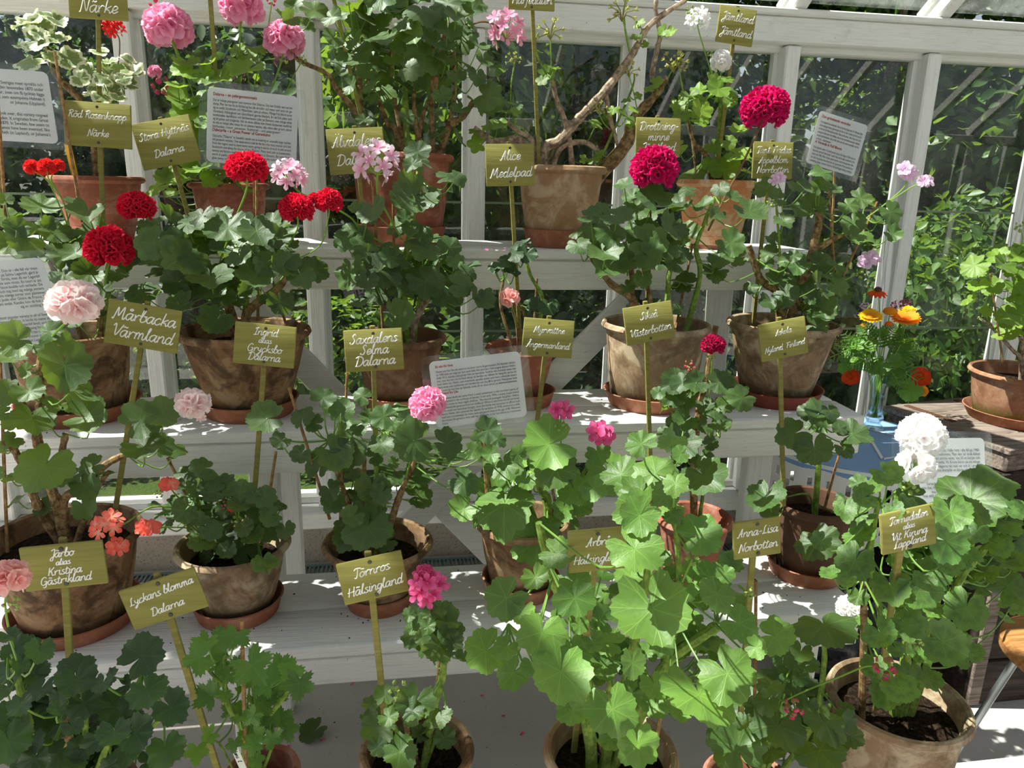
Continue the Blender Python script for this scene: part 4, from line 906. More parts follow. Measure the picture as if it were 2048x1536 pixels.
plant('T2', [('c2 420,860 340,760 300,730 230,560 150,420', .009, .005, B), ('c2 425,860 405,760 400,400 405,0', .010, .007, G), ('c2 500,855 460,700 450,560 480,350', .007, .004, B), ('c2 560,855 560,500 620,260 640,60', .008, .004, B), ('c2 560,855 650,760 740,680 800,590', .012, .006, B), ('c2 400,860 170,740 130,450 90,250', .009, .005, B),
 ('c2 400,860 150,700 0,520 -60,430 -250,330 -300,150', .009, .004, B), ('c2 430,860 350,660 320,400 340,200', .007, .004, B), ('c2 450,860 500,680 580,500 560,250', .007, .004, B), ('c2 540,855 680,620 690,250 760,140', .007, .003, B)],
 'c2 300,200,160,-.1 100,60,90 170,110,100 90,230,70 110,330,110,-.08 40,350,80 250,370,80 330,350,60 500,60,120 640,20,110 560,110,90 700,90,90 780,60,70 800,150,90 730,230,100 690,300,80 580,250,120,-.08 510,330,120 420,400,80 540,420,110 300,480,80 240,540,100 200,480,70 820,440,70 880,560,105 900,600,75 820,610,70 720,640,60 700,800,75 590,790,60 410,680,50 160,700,50 80,500,60 270,160,100 20,100,70 830,270,70 860,350,60 470,480,70 640,460,70 610,560,60 370,230,90 450,200,80 330,40,90 220,20,80 650,170,90 740,160,70 30,260,60 60,420,60 170,420,60 390,500,60 750,380,70 700,450,60 60,-30,100 260,-30,110 480,-20,100 620,-60,110 780,-20,80 200,250,80 440,300,80 640,350,80 110,160,80 400,120,90 c1 1720,30,60 1650,95,50 1840,60,90 1700,110,60 1800,150,50 1950,220,70 1900,420,50 1940,100,70',
 'leaf', up=.5, cam_=.5, spread=.17, yel=.3, fill=[('c2', 420, 180, 380, 210, 22, 80), ('c2', 420, 30, 400, 90, 14, 80)], flowers=[('c2', 990, 180, 125, 'umbel', 'pink', .02, 'c2 930,150 830,130 700,200', {'sy': 1.25, 'red': True, 'fl': .40})])
plant('T3', [('c2 1200,940 1215,880 1300,820 1420,690 1570,530 1720,330 1790,200 1860,120 2040,0', .016, .006, GR), ('c2 1395,940 1350,760 1290,600 1260,470', .008, .005, GR), ('c2 1540,940 1680,860 1740,700 1860,560 1930,460', .022, .007, B), ('c2 1570,530 1600,700 1625,780 1640,850', .007, .004, GR), ('c2 1930,460 1845,470 1870,300 1890,200 1865,60 1870,-20', .008, .005, GR),
 ('c2 1200,940 1140,830 1060,770 980,700', .009, .005, GR), ('c2 1190,940 1080,830 930,830 800,750', .014, .008, GR), ('c2 1250,940 1300,880 1440,830 1530,890', .008, .006, GR), ('c2 1060,770 1020,640 1040,360', .003, .002, G), ('c2 1260,470 1190,370 1160,250 1180,190', .003, .002, G), ('c2 1720,330 1690,200 1680,100', .003, .002, G), ('c2 1600,700 1540,640 1530,600', .003, .002, G), ('c2 1680,860 1710,560 1740,430', .004, .002, G)],
 'c2 1230,430,60 1200,470,40 820,840,65 940,730,65 880,740,40 1050,660,40 990,650,45 1520,720,55 1500,930,50 1700,680,60 1740,640,40 1840,520,50 1750,220,40 1770,140,40 1910,180,40 1950,190,40 1620,640,40 1870,490,45 1440,930,30 1540,900,40 1690,590,35 800,770,35 1270,400,40 1020,600,35 1720,720,40 1760,560,30 1800,260,30 1180,300,30',
 'leaf_bright', 'ivy', up=.6, cam_=.45, spread=.04, yel=.5, flowers=[('c2', 1250, 190, 80, 'dry', 'dry', -.02, 'c2 1250,260 1255,470'), ('c2', 1670, 80, 85, 'dry', 'dry', -.02, 'c2 1690,180 1720,330'), ('c2', 1970, 380, 80, 'dry', 'dry', -.02, 'c2 1950,430 1930,470'), ('c2', 1710, 420, 60, 'dry', 'dry', -.02, 'c2 1740,560 1760,660'), ('c2', 1530, 640, 50, 'dry', 'dry', -.02, 'c2 1560,720 1600,760'), ('c2', 1030, 350, 45, 'dry', 'dry', -.02)])
plant('T4', [('c3 265,1050 260,880 270,580 215,470 200,420', .008, .004, G), ('c3 240,1050 200,930 120,840 80,700 50,560', .008, .004, B), ('c3 260,1050 330,900 370,800', .005, .003, G), ('c3 150,1050 110,850 45,480', .0035, .003, B)],
 'c3 150,530,70 260,520,70 300,460,50 130,590,60 160,640,72,-.08,.95 150,700,60 340,540,50 30,600,60 40,680,50 380,770,60 290,1000,100 230,860,60 370,900,80 110,1030,105 470,950,70 330,590,50 200,560,60 90,560,50 100,660,50 240,480,50 320,830,50 20,860,60 430,1010,70 220,960,60',
 'leaf_bright', up=.6, cam_=.45, spread=.09, yel=.4, flowers=[('c3', 140, 115, 76, 'umbel', 'white', -.03, 'c3 150,200 220,430'), ('c3', 275, 360, 70, 'double', 'white', -.03, 'c3 272,450 250,600'), ('c3', 95, 55, 30, 'buds', 'bud', -.03), ('c3', 30, 370, 55, 'dry', 'dry', -.02, 'c3 50,520 110,800'), ('c3', 215, 310, 22, 'buds', 'bud', -.02, 'c3 225,450')])
plant('M0', [('c4 560,450 590,250 c1 500,1500', .009, .005, B), ('c4 480,440 c1 300,1540 240,1400', .008, .004, B), ('c4 400,440 c1 200,1500 120,1380', .007, .004, B), ('c4 600,440 c1 640,1500 760,1480', .006, .003, G)],
 'c1 30,1260,90 110,1260,70 240,1210,110 510,1240,118,-.08 430,1190,60 150,1390,125 330,1360,100 420,1400,80 60,1420,90 200,1490,100 560,1360,90,-.05,.9 30,1170,50 290,1310,50 440,1480,80 350,1460,80 620,1350,50 820,1440,90 100,1330,70 500,1440,80 c4 380,20,100 440,90,80 520,120,90 600,220,60 460,420,60 370,120,80 560,260,80 440,200,70 560,20,80 680,120,70 620,330,60 520,350,70 740,50,70 400,300,70',
 'leaf_zone', up=.65, cam_=.45, spread=.12, yel=.3, fill=[('c1', 300, 1430, 300, 120, 16, 85), ('c4', 480, 150, 200, 200, 12, 75)],
 flowers=[('c1', 190, 980, 50, 'double', 'scarlet', -.06, 'c1 280,1060 330,1160 400,1330'), ('c1', 275, 980, 55, 'double', 'scarlet', -.07, 'c1 290,1060 370,1180 410,1340'), ('c1', 340, 970, 42, 'double', 'scarlet', -.05, 'c1 300,1050 370,1180 410,1340'), ('c1', 800, 1212, 108, 'pom', 'red', -.1, 'c1 840,1300 760,1480 c4 640,200', {'sy': .8}), ('c1', 640, 1455, 142, 'pom', 'red', -.13, 'c4 610,200 600,300', {'sy': 1.0})], canes=['c1 40,1400,0 -10,600,0', 'c1 480,1300,.03 320,300,.03'])
plant('M1', [('c4 1430,420 1440,370 1500,300 1650,180 c1 1690,1480', .012, .007, B), ('c4 1380,420 1330,300 1260,150 c1 1180,1480', .010, .006, B), ('c4 1400,420 1300,200 c1 1080,1520 960,1440', .009, .005, B), ('c4 1430,420 1440,200 c1 1450,1500 1420,1380', .008, .005, G)],
 'c1 1000,1270,100 870,1350,80 930,1290,70 1090,1310,120 1180,1260,80 1290,1260,80 1330,1330,130 1480,1280,80 1500,1350,110 1440,1380,80 900,1420,110 1030,1420,100 1180,1410,140 1080,1500,140 950,1490,110 1310,1450,90 1440,1470,90 1550,1460,90 1620,1400,80 1640,1340,80 1590,1290,70 860,1500,90 1690,1440,60 1380,1290,60 840,1310,40 c4 950,100,100 1130,30,110 1230,140,150,-.12 1030,170,90 960,220,120 830,230,100 1060,310,90 1260,400,110,-.1 1240,230,90 1340,100,100 1500,140,120 1660,70,90 1680,40,80 1840,100,90 1760,130,90 1400,300,40 1550,280,40 1640,290,80 1050,110,70 1130,230,70 1300,250,80 1180,90,70 1450,220,60 900,40,80 1400,20,90 1560,60,80',
 'leaf_zone', up=.55, cam_=.55, spread=.15, yel=.15, fill=[('c1', 1250, 1420, 420, 130, 20, 95), ('c4', 1200, 120, 350, 170, 14, 90)],
 flowers=[('c1', 1445, 985, 125, 'pom', 'red', -.12, 'c1 1440,1120 1370,1300 1300,1500', {'sy': .72}), ('c1', 1735, 1225, 105, 'pom', 'red', -.12, 'c1 1740,1340 1660,1480', {'sy': .85}), ('c1', 1840, 1165, 40, 'pom', 'red', -.1), ('c1', 1925, 1180, 86, 'pom', 'red', -.1, 'c1 1920,1280 1870,1440 1700,1530', {'sy': .9})], canes=['c4 1680,440,.06 1590,150,.06', 'c4 1510,400,0 c1 1500,1040,0'])
plant('M2', [('c5 430,510 450,420 520,280 560,200 600,60', .011, .006, GR), ('c5 420,510 400,300 390,100 c2 440,1300 470,1100 475,960', .008, .004, G), ('c5 400,510 330,350 250,200 c2 150,1480', .006, .004, G), ('c5 440,510 480,300 c2 540,1500', .006, .004, G)],
 'c2 470,890,80 480,940,90 440,960,60 660,1030,100 450,1150,140,-.1 530,1150,80 380,1170,90 210,1230,100 180,1280,60 120,1220,60,-.05,.8 350,1320,80 110,1390,110 50,1400,80 170,1500,80 510,1450,130,-.1 480,1390,90 660,1450,80 290,1500,90 690,1520,60 400,1280,70 700,1040,60 430,1340,60 c5 80,120,110 250,100,130,-.1 540,30,110 370,60,60 520,170,110 430,150,90 380,200,90 240,240,80 660,230,100 720,190,80 760,120,60 780,80,60 740,200,70 860,280,80 370,370,100,-.1 130,290,60 640,110,50 310,30,70 180,170,70 600,250,70 320,170,60 820,250,60 700,70,60',
 'leaf_zone', up=.5, cam_=.55, spread=.13, yel=.15, fill=[('c2', 330, 1420, 260, 100, 8, 75), ('c5', 430, 120, 320, 130, 10, 75)],
 flowers=[('c2', 235, 965, 168, 'umbel', 'palepink', -.1, 'c2 240,1140 300,1260 380,1400', {'fl': .36}), ('c1', 1690, 1020, 128, 'umbel', 'palepink', -.06, 'c1 1760,1130 1900,1190 2048,1270 c2 160,1360 380,1480', {'fl': .38, 'sy': .85})], canes=['c5 270,470,0 c2 205,1060,0', 'c2 335,1560,0 328,1190,0'])
tg = thing('name_tag', P(732, 655, 1.83), 'small white plastic tag stuck behind the three line sign of the mossy pot', 'plant tag', 'small plastic plant tags')
MB().bar(P(733, 672, 1.83), P(733, 654, 1.82), .007, .001, bev=.0003).build('tag_strip', M['white_tag'], tg)
plant('M3', [('c5 1070,540 1060,450 1035,350 1030,260', .006, .004, B), ('c5 1110,540 1190,380 1200,260 1130,130 1100,20', .006, .004, G), ('c5 1070,540 960,330 970,180 980,140', .004, .003, B), ('c5 1190,380 1080,310', .004, .003, B)],
 'c5 960,60,60 1000,80,50 920,90,40 990,40,40 1040,10,60 1110,10,60 1180,300,60 1230,320,60 1150,330,50 1260,310,50 1040,120,40 930,100,35 1130,300,40 c2 1090,1490,60 1060,1460,50 1140,1470,50 1100,1420,40',
 'leaf_dark', up=.6, cam_=.45, spread=.06, yel=.1, flowers=[('c5', 1012, 268, 56, 'double', 'salmon', -.12, 'c5 1030,330 1060,450', {'fl': .8, 'cnt': 10})], canes=['c5 1150,480,.03 1170,150,.03'])
plant('M4', [('c5 1780,460 1740,290 1600,180 1500,40 c2 1480,1480', .011, .006, B), ('c5 1930,460 1935,280 1950,100 c3 60,1400', .010, .005, G), ('c5 1740,300 1725,150 1720,50 c2 1760,1420', .008, .004, B), ('c5 1910,200 1790,60 c2 1800,1480', .007, .004, B), ('c6 60,420 150,150 c3 130,1450 180,1300 240,1150', .008, .004, G)],
 'c2 1730,1150,70 1680,1080,70 1850,1160,110,-.1 1750,1210,80 1960,1210,90 1640,1260,100 1570,1290,90 1480,1260,80 1420,1340,80 1410,1430,80 1600,1350,110 1780,1360,110 1820,1420,120,-.1 1960,1330,100 1990,1370,80 1570,1480,110 1690,1480,80 1830,1500,100 1930,1450,80 2000,1500,60 1700,1230,60 1550,1230,60 c5 1590,80,110,-.1 1700,60,80 1880,40,80 2030,170,80 1790,150,60 1840,300,60 2000,330,40 1700,200,50 1980,60,70 c3 40,1200,80 20,1330,60 60,1480,70 340,1150,60 440,1240,105 330,1420,90 170,1200,70 250,1250,60 270,1100,60 80,1110,60 c6 270,30,80 230,90,60 300,60,60 40,170,90',
 'leaf_zone', up=.55, cam_=.5, spread=.14, yel=.2, fill=[('c2', 1750, 1380, 300, 140, 14, 85)],
 flowers=[('c2', 1860, 990, 148, 'pom', 'magenta', -.08, 'c2 1838,1140 1830,1350 c5 1800,60', {'red': True}), ('c3', 530, 640, 148, 'pom', 'magenta', .06, 'c3 480,790 400,960 300,1150 200,1350', {'sy': .85, 'red': True})], canes=['c6 10,450,.03 110,-50,.03 '])
plant('M5', [('c6 640,410 620,310 600,230 510,160 470,60 440,-40', .013, .007, B), ('c6 660,410 700,330 c3 800,1500 850,1290 840,1230', .013, .008, B), ('c3 820,1470 930,1400 1010,1360 1120,1270', .009, .004, B), ('c6 620,310 760,280 900,240', .008, .004, B), ('c6 640,380 600,180 620,60 c3 600,1200', .006, .003, G)],
 'c3 870,1010,70 700,1100,60 770,1100,70 860,1090,60 940,1110,50 540,1100,80 600,1160,60 800,1200,90 730,1230,70 870,1190,40 1020,1200,60 1090,1160,70 1130,1180,50 1270,1240,80 1190,1300,70 1050,1300,80 1100,1390,80,-.03,.7 1280,1370,60 640,1290,60 590,1400,60 560,1480,60 c6 720,80,80 660,50,60 850,70,80 940,80,60 620,160,90 700,200,90 570,290,75,-.1 760,170,80 850,200,90 960,200,70 660,250,80 780,300,60 870,330,90 920,300,70 830,430,80,-.12 450,200,50 250,110,70 380,30,60,-.02,.6 730,120,60 900,150,70 800,250,70 990,250,50 790,40,60 620,30,50 700,20,50 540,60,50 980,150,50',
 'leaf', 'curl', up=.55, cam_=.5, spread=.13, yel=.2, fill=[('c6', 780, 190, 220, 170, 20, 62)],
 flowers=[('c3', 1355, 1000, 80, 'few', 'lilac', -.05, 'c3 1350,1090 1240,1190 1120,1280', {'fl': 5}), ('c3', 1465, 1060, 65, 'few', 'lilac', -.05, 'c3 1400,1090 1260,1180', {'fl': 4}), ('c3', 600, 1045, 62, 'few', 'lilac', -.05, 'c3 620,1110 640,1290', {'fl': 3}), ('c6', 1135, 40, 82, 'few', 'lilac', -.05, 'c6 1060,130 930,190 800,250', {'fl': 5}), ('c6', 1090, 120, 30, 'buds', 'bud', -.05), ('c3', 570, 1180, 30, 'buds', 'bud', -.06)], canes=['c6 860,420,.02 c3 1190,1180,.02', 'c6 940,100,.0 c3 900,1050,.0'])
plant('L0', [('c4 380,1640 345,1500 300,1380 230,1150 215,1020 240,850 235,650 300,480 410,380', .012, .005, B), ('c4 380,1640 230,1500 180,1370 110,1200 30,1080', .010, .006, B), ('c4 390,1640 370,1470 480,1370 620,1240 740,1180', .010, .006, B), ('c4 360,1300 365,1160 385,1060', .008, .006, B), ('c4 400,1640 560,1400 640,1280', .007, .004, B)],
 'c4 100,510,110 290,460,80 370,540,90 60,620,90 380,660,160,-.1 430,800,155,-.08 170,810,90 50,820,90 190,970,120 90,990,80 510,960,135,-.1,.45 280,1000,50 290,900,60,-.05,.8 420,880,60,-.05,.8 20,940,50 80,1090,60 260,1250,155,-.12,.6 20,1150,80 950,940,125,-.1 820,980,130,-.1 840,1130,120,-.1 950,1130,80 1020,1170,80 540,1250,80 600,1310,80 500,1370,90 490,1490,80,-.08,.85 280,1490,80 70,1330,60 360,1330,50 420,1310,60 0,1290,40,-.05,.9 150,690,50 240,560,50 100,1450,60',
 'leaf', up=.55, cam_=.5, spread=.10, yel=.2,
 flowers=[('c4', 430, 295, 165, 'double', 'blush', -.1, 'c4 405,390 300,500 250,620', {'sy': .68, 'cnt': 16, 'fl': .6}), ('c4', 1125, 880, 105, 'double', 'blush', -.1, 'c4 1080,945 960,965 820,1000', {'sy': .8, 'cnt': 14, 'fl': .65}), ('c4', 1180, 968, 36, 'few', 'blush', -.1, None, {'fl': 3})])
plant('L1', [('c7 1350,270 1300,130 1180,30 c4 1150,1400', .005, .003, G), ('c7 1360,270 1390,120 1440,0 c4 1400,1430', .005, .003, G), ('c7 1340,270 1200,180 1000,60', .004, .003, G), ('c7 1370,270 1520,150 1600,60', .004, .003, G)],
 'c4 1100,1290,80 1190,1260,80 1080,1360,60 1400,1410,90 1310,1350,70 1250,1400,70 950,1480,80 1060,1500,90 1170,1480,80 1290,1400,60 1550,1430,70 1600,1500,60 1400,1480,70 1490,1420,60 1240,1330,60 1350,1390,60 1150,1380,70 1330,1480,70 c7 950,40,60 970,120,60 1000,20,50 1080,30,80 1150,40,90 1170,120,80 1180,210,80 1220,290,70 1310,180,90 1370,30,80 1440,270,90 1560,120,100 1670,140,60 1580,60,70 1530,30,80 1490,60,60 1430,130,60 1640,10,40 1540,330,70,-.13,.8 1590,340,50,-.14,.7 1250,60,70 1300,90,60 1390,200,60 1230,140,70 1330,260,60 1480,180,70',
 'leaf_zone', up=.6, cam_=.5, spread=.10, yel=.12, fill=[('c7', 1330, 130, 270, 150, 20, 70), ('c4', 1280, 1430, 260, 90, 8, 70)],
 flowers=[('c4', 990, 1350, 72, 'few', 'coral', -.1, 'c4 1040,1430 1130,1500 c7 1230,120', {'fl': 6}), ('c4', 1370, 1490, 40, 'few', 'scarlet', -.1, 'c7 1390,90 1390,180', {'fl': 4}), ('c4', 1320, 1475, 26, 'buds', 'budpink', -.1), ('c7', 1390, 90, 36, 'buds', 'bud', -.09), ('c7', 630, 120, 92, 'umbel', 'coral', -.18, 'c7 740,100 890,10 1080,30 1200,120', {'fl': .62, 'cnt': 12}), ('c7', 690, 230, 80, 'few', 'coral', -.18, None, {'fl': 5}), ('c7', 870, 120, 88, 'few', 'coral', -.14, 'c7 930,130 1080,130 1200,160', {'fl': 6}), ('c4', 930, 1410, 26, 'buds', 'bud', -.1)], canes=['c7 1520,300,0 c4 1615,1165,0', 'c7 1250,260,.04 c4 980,1200,.04'])
plant('L2', [('c8 200,250 180,80 c5 160,1380 155,1150', .008, .005, B), ('c8 180,250 c5 60,1440 0,1290 -40,1100', .006, .004, B), ('c8 240,250 c5 340,1500 380,1390 470,1180', .009, .005, B), ('c8 220,250 c5 250,1450 230,1250 280,1050', .006, .004, G)],
 'c5 30,920,80 100,1020,90 20,960,60 270,960,80 320,1000,80 450,1100,130,-.12 60,1170,120,-.1 260,1120,80 220,1190,60 640,1120,100 630,1180,70 100,1290,60 210,1380,110,-.1 100,1430,80 260,1410,70 470,1300,90 480,1420,90 160,1500,90 740,1340,90 360,920,60 330,1230,40,-.05,.6 150,840,60 700,1190,60 880,1040,85 840,1100,70 940,1090,60 800,1160,60 860,1190,60 400,970,50 c4 1560,970,110,-.12 1770,960,80 1890,850,80 1960,910,80 1640,1100,70 1760,1180,60 1970,1180,120,-.1 1870,1240,100 2000,960,70 1930,1390,70 1950,1450,80 1840,1000,60 2010,1050,60 c8 180,130,150,-.11 60,190,90 290,210,70 90,60,70 30,120,60 260,50,60',
 'leaf_zone', up=.5, cam_=.55, spread=.13, yel=.12, fill=[('c5', 230, 1200, 300, 300, 14, 75)],
 flowers=[('c5', 530, 890, 124, 'double', 'pink', -.13, 'c5 480,1010 450,1130 400,1330', {'fl': .52})], canes=['c4 1930,1560,.0 1690,790,.0', 'c5 20,1560,.03 60,700,.03', 'c5 910,1500,-.05 850,1010,-.05'])
plant('L3', [('c8 1240,80 1230,-20 c5 1200,1400 1140,1280', .011, .008, G), ('c8 1200,80 c5 1100,1400 1020,1290', .006, .004, G), ('c8 1260,80 c5 1350,1450 1480,1230 1560,1130', .005, .003, G), ('c8 1230,80 c5 1320,1350 1310,1150', .005, .003, G)],
 'c5 1240,1120,170,-.1 1190,1230,90 1280,1260,130,-.13,.4 980,1240,118,-.1 960,1420,165,-.06 980,1470,190,-.14 1600,1290,160,-.06 1390,1390,115 740,1500,90 1530,1180,80 1060,1180,60 1420,1480,80 1100,1330,70 1500,1380,90 1330,1500,80 900,1180,60 c8 1170,210,160,-.1 1350,90,80 850,60,80,-.03 1050,170,60 1240,120,70 1100,260,80',
 'leaf_pale', up=.5, cam_=.6, spread=.12, yel=.2, fill=[('c5', 1250, 1350, 330, 150, 10, 85)],
 flowers=[('c5', 1310, 918, 92, 'few', 'hotpink', -.08, 'c5 1310,1010 1310,1200', {'fl': 5}), ('c5', 1310, 1010, 40, 'buds', 'bud', -.08), ('c5', 1545, 1050, 105, 'few', 'hotpink', -.08, 'c5 1530,1140 1480,1250', {'fl': 7})], canes=['c8 1290,60,-.08 c5 1250,1340,-.08'])
plant('L4', [('c6 130,1500 125,1080 190,720 245,430', .010, .007, B), ('c6 150,1500 230,1000 250,850', .005, .003, G), ('c6 130,1200 60,1000 40,820', .004, .003, G), ('c6 215,700 320,780 400,850', .004, .003, G)],
 'c6 50,760,80 130,760,80 260,760,80 320,740,60 400,850,85 180,900,60 230,930,60 270,1010,70 60,990,80 70,870,60 300,890,60,-.05,.5 310,770,50 170,1210,80 180,1020,50 10,800,60 180,1310,145,-.14 80,1370,80 40,1110,115,-.12 110,1250,70 210,1120,50 c5 1960,830,90 1990,760,100 1880,820,50 1910,1050,50 2000,1000,80 1930,900,60 2010,1120,70 1960,1250,70',
 'leaf_zone', up=.55, cam_=.5, spread=.10, yel=.12, fill=[('c6', 120, 950, 200, 200, 10, 62)],
 flowers=[('c6', 230, 540, 72, 'pom', 'crimson', -.05, 'c6 222,620 215,760 200,900', {'sy': .7, 'fl': .5}), ('c6', 90, 660, 36, 'buds', 'budpink', -.04, 'c6 95,760 110,900'), ('c6', 215, 600, 30, 'buds', 'bud', -.05)])
plant('L5', [('c6 840,1450 850,1200 865,1080 870,960', .007, .004, G), ('c6 830,1460 790,1420 660,1430', .003, .002, G)],
 'c6 780,930,65 850,940,95 915,930,60 700,1060,110 1040,1060,115 820,1150,108,-.1 860,1010,60 1000,1150,60 540,1430,115,-.13 970,1030,50 800,1010,40 640,1390,60 1000,1440,60 c9 840,210,130,-.14 560,20,70',
 'leaf_zone', up=.6, cam_=.5, spread=.07, yel=.12, canes=['c6 880,1500,0 980,1130,0'])
plant('F0', [('c7 420,1700 400,1400 380,1220', .009, .006, B), ('c7 420,1700 200,1350 100,1000 50,850', .007, .004, G), ('c7 430,1700 650,1350 840,980', .006, .003, G), ('c7 430,1700 700,1500 960,1230', .005, .003, G), ('c7 410,1700 500,1300 470,1000', .006, .003, G), ('c7 410,1700 200,1500 60,1350', .006, .003, G)],
 'c7 50,760,60 100,820,80 230,850,90 200,980,90 60,980,100 440,960,110 450,1020,110 830,880,130,-.08 860,1080,120,-.1,.35 1000,1180,110,-.08 230,1080,90 230,1180,60 120,1170,80 340,1120,60 490,1160,100 650,1000,60 600,1040,70 740,1050,60 690,1180,130 550,1260,90 670,1330,100 790,1330,110 50,1380,130,-.1,.3 200,1380,70 240,1340,110 350,1300,70 380,1210,50 420,1290,60 340,1450,80 570,1370,80 470,1420,80 440,1510,70 740,1460,90,-.05,.55 200,1480,90 120,1500,60 640,1520,60 970,1430,115,-.08,.8 30,1200,60 0,1100,50,-.05,.9 120,930,60 330,1190,50 860,1500,70 560,1480,70 80,1270,80 760,1150,70 560,1140,60',
 'leaf_dark', 'curl', up=.55, cam_=.55, spread=.12, yel=.06, fill=[('c7', 400, 1320, 430, 230, 75, 78), ('c7', 120, 950, 140, 160, 14, 75)],
 flowers=[('c7', 55, 425, 112, 'double', 'salmon', -.06, 'c7 30,560 55,740 100,900', {'sy': .95, 'cnt': 12, 'fl': .7}), ('c7', 70, 570, 50, 'buds', 'bud', -.06)])
plant('F1', [('c7 1440,1560 1460,1390 1560,1250 1700,1060 1720,960', .006, .003, G), ('c7 1430,1560 1420,1330 1340,1180 1310,1000 1320,860', .006, .003, G), ('c7 1330,1080 1220,960 1170,870', .003, .002, G), ('c7 1460,1400 1640,1290', .003, .002, G), ('c7 1400,1330 1280,1390 1170,1430', .002, .0015, G), ('c7 1440,1500 1500,1200 1450,960', .004, .002, G)],
 'c7 1210,790,85 1310,790,95 1380,760,95 1170,890,105 1250,870,65 1470,930,130 1390,930,65 1640,940,85 1700,980,90 1560,1040,95 1750,1040,105 1230,1110,95 1340,990,60 1410,1080,40 1520,1150,115 1480,1230,65 1640,1250,75 1680,1310,75 1590,1360,65 1450,1320,75 1480,1400,65 1370,1390,55 1500,1490,55 1150,1430,80,-.05,.9 1230,1340,60,-.05,.9 1310,1110,55 1280,930,70 1620,1110,70 1560,1290,60 1500,1340,60 1400,1240,50',
 'leaf_cut', 'cut', up=.4, cam_=.6, spread=.09, yel=.15, fill=[('c7', 1480, 1120, 240, 200, 14, 70)], canes=['c7 1440,1540,-.02 1415,675,-.02'])
tg = thing('name_tag', P(478, 1530, 1.03), 'white plastic tag with handwriting stuck in the pot of the jagged leaved plant', 'plant tag', 'small plastic plant tags')
tgp, tgq = P(490, 1545, 1.03), P(465, 1487, 1.03)
MB().bar(tgp, tgq, .011, .0012, bev=.0004).build('tag_strip', M['white_tag'], tg)
mbt = MB(); dd_ = (tgp-tgq).normalized(); nn_ = Vector((0, -1, 0)); nn_ = (nn_-dd_*nn_.dot(dd_)).normalized(); uu_ = nn_.cross(dd_)
for sk in script_strokes('Lyckans Bl')[0]: ribbon(mbt, [tgq+nn_*.0009+dd_*(.004+a*.00035)-uu_*(b_*.00035-.002) if False else tgq+nn_*.0009+dd_*(.003+a*.00036)+uu_*(b_*.00032-.003) for a, b_ in sk], .0004, nn_)
mbt.build('lettering', M['ink_black'], tg)
plant('F2', [('c8 500,1440 570,1180 622,960 605,760 560,640', .007, .004, G), ('c8 480,1440 420,1350 400,1250', .006, .004, B), ('c8 470,1440 350,1320 290,1200', .005, .003, G), ('c8 500,1450 590,1330 620,1270', .004, .003, G), ('c8 470,1440 410,1470 380,1480', .004, .003, B)],
 'c8 200,1160,60 280,1110,70 460,1150,118 440,1200,80 240,1300,108 190,1250,60 480,1330,60 560,1240,75 610,1235,70,-.09,.4 630,1360,70 240,1410,60 310,1410,50 370,1440,105,-.1 530,1300,60 380,1490,60 330,1200,50 300,1240,60 430,1260,50 450,650,60 450,760,80 540,640,60 650,620,70 640,680,80 600,810,125 640,760,90 700,720,50 530,710,50 740,870,50 500,770,50 560,600,50 500,680,60 570,700,70 460,700,60 680,800,60 420,640,45 600,600,50 520,840,60',
 'leaf', 'curl', up=.55, cam_=.55, spread=.08, yel=.15, fill=[('c8', 570, 720, 130, 130, 12, 60), ('c8', 360, 1280, 150, 140, 10, 60)],
 flowers=[('c8', 530, 480, 122, 'umbel', 'hotpink', -.04, 'c8 525,600 560,700', {'fl': .5}), ('c8', 515, 400, 60, 'double', 'hotpink', -.03), ('c8', 365, 1075, 62, 'buds', 'bud', -.05, 'c8 345,1130 315,1240 380,1360')], canes=['c8 545,1430,.02 610,820,.02'])
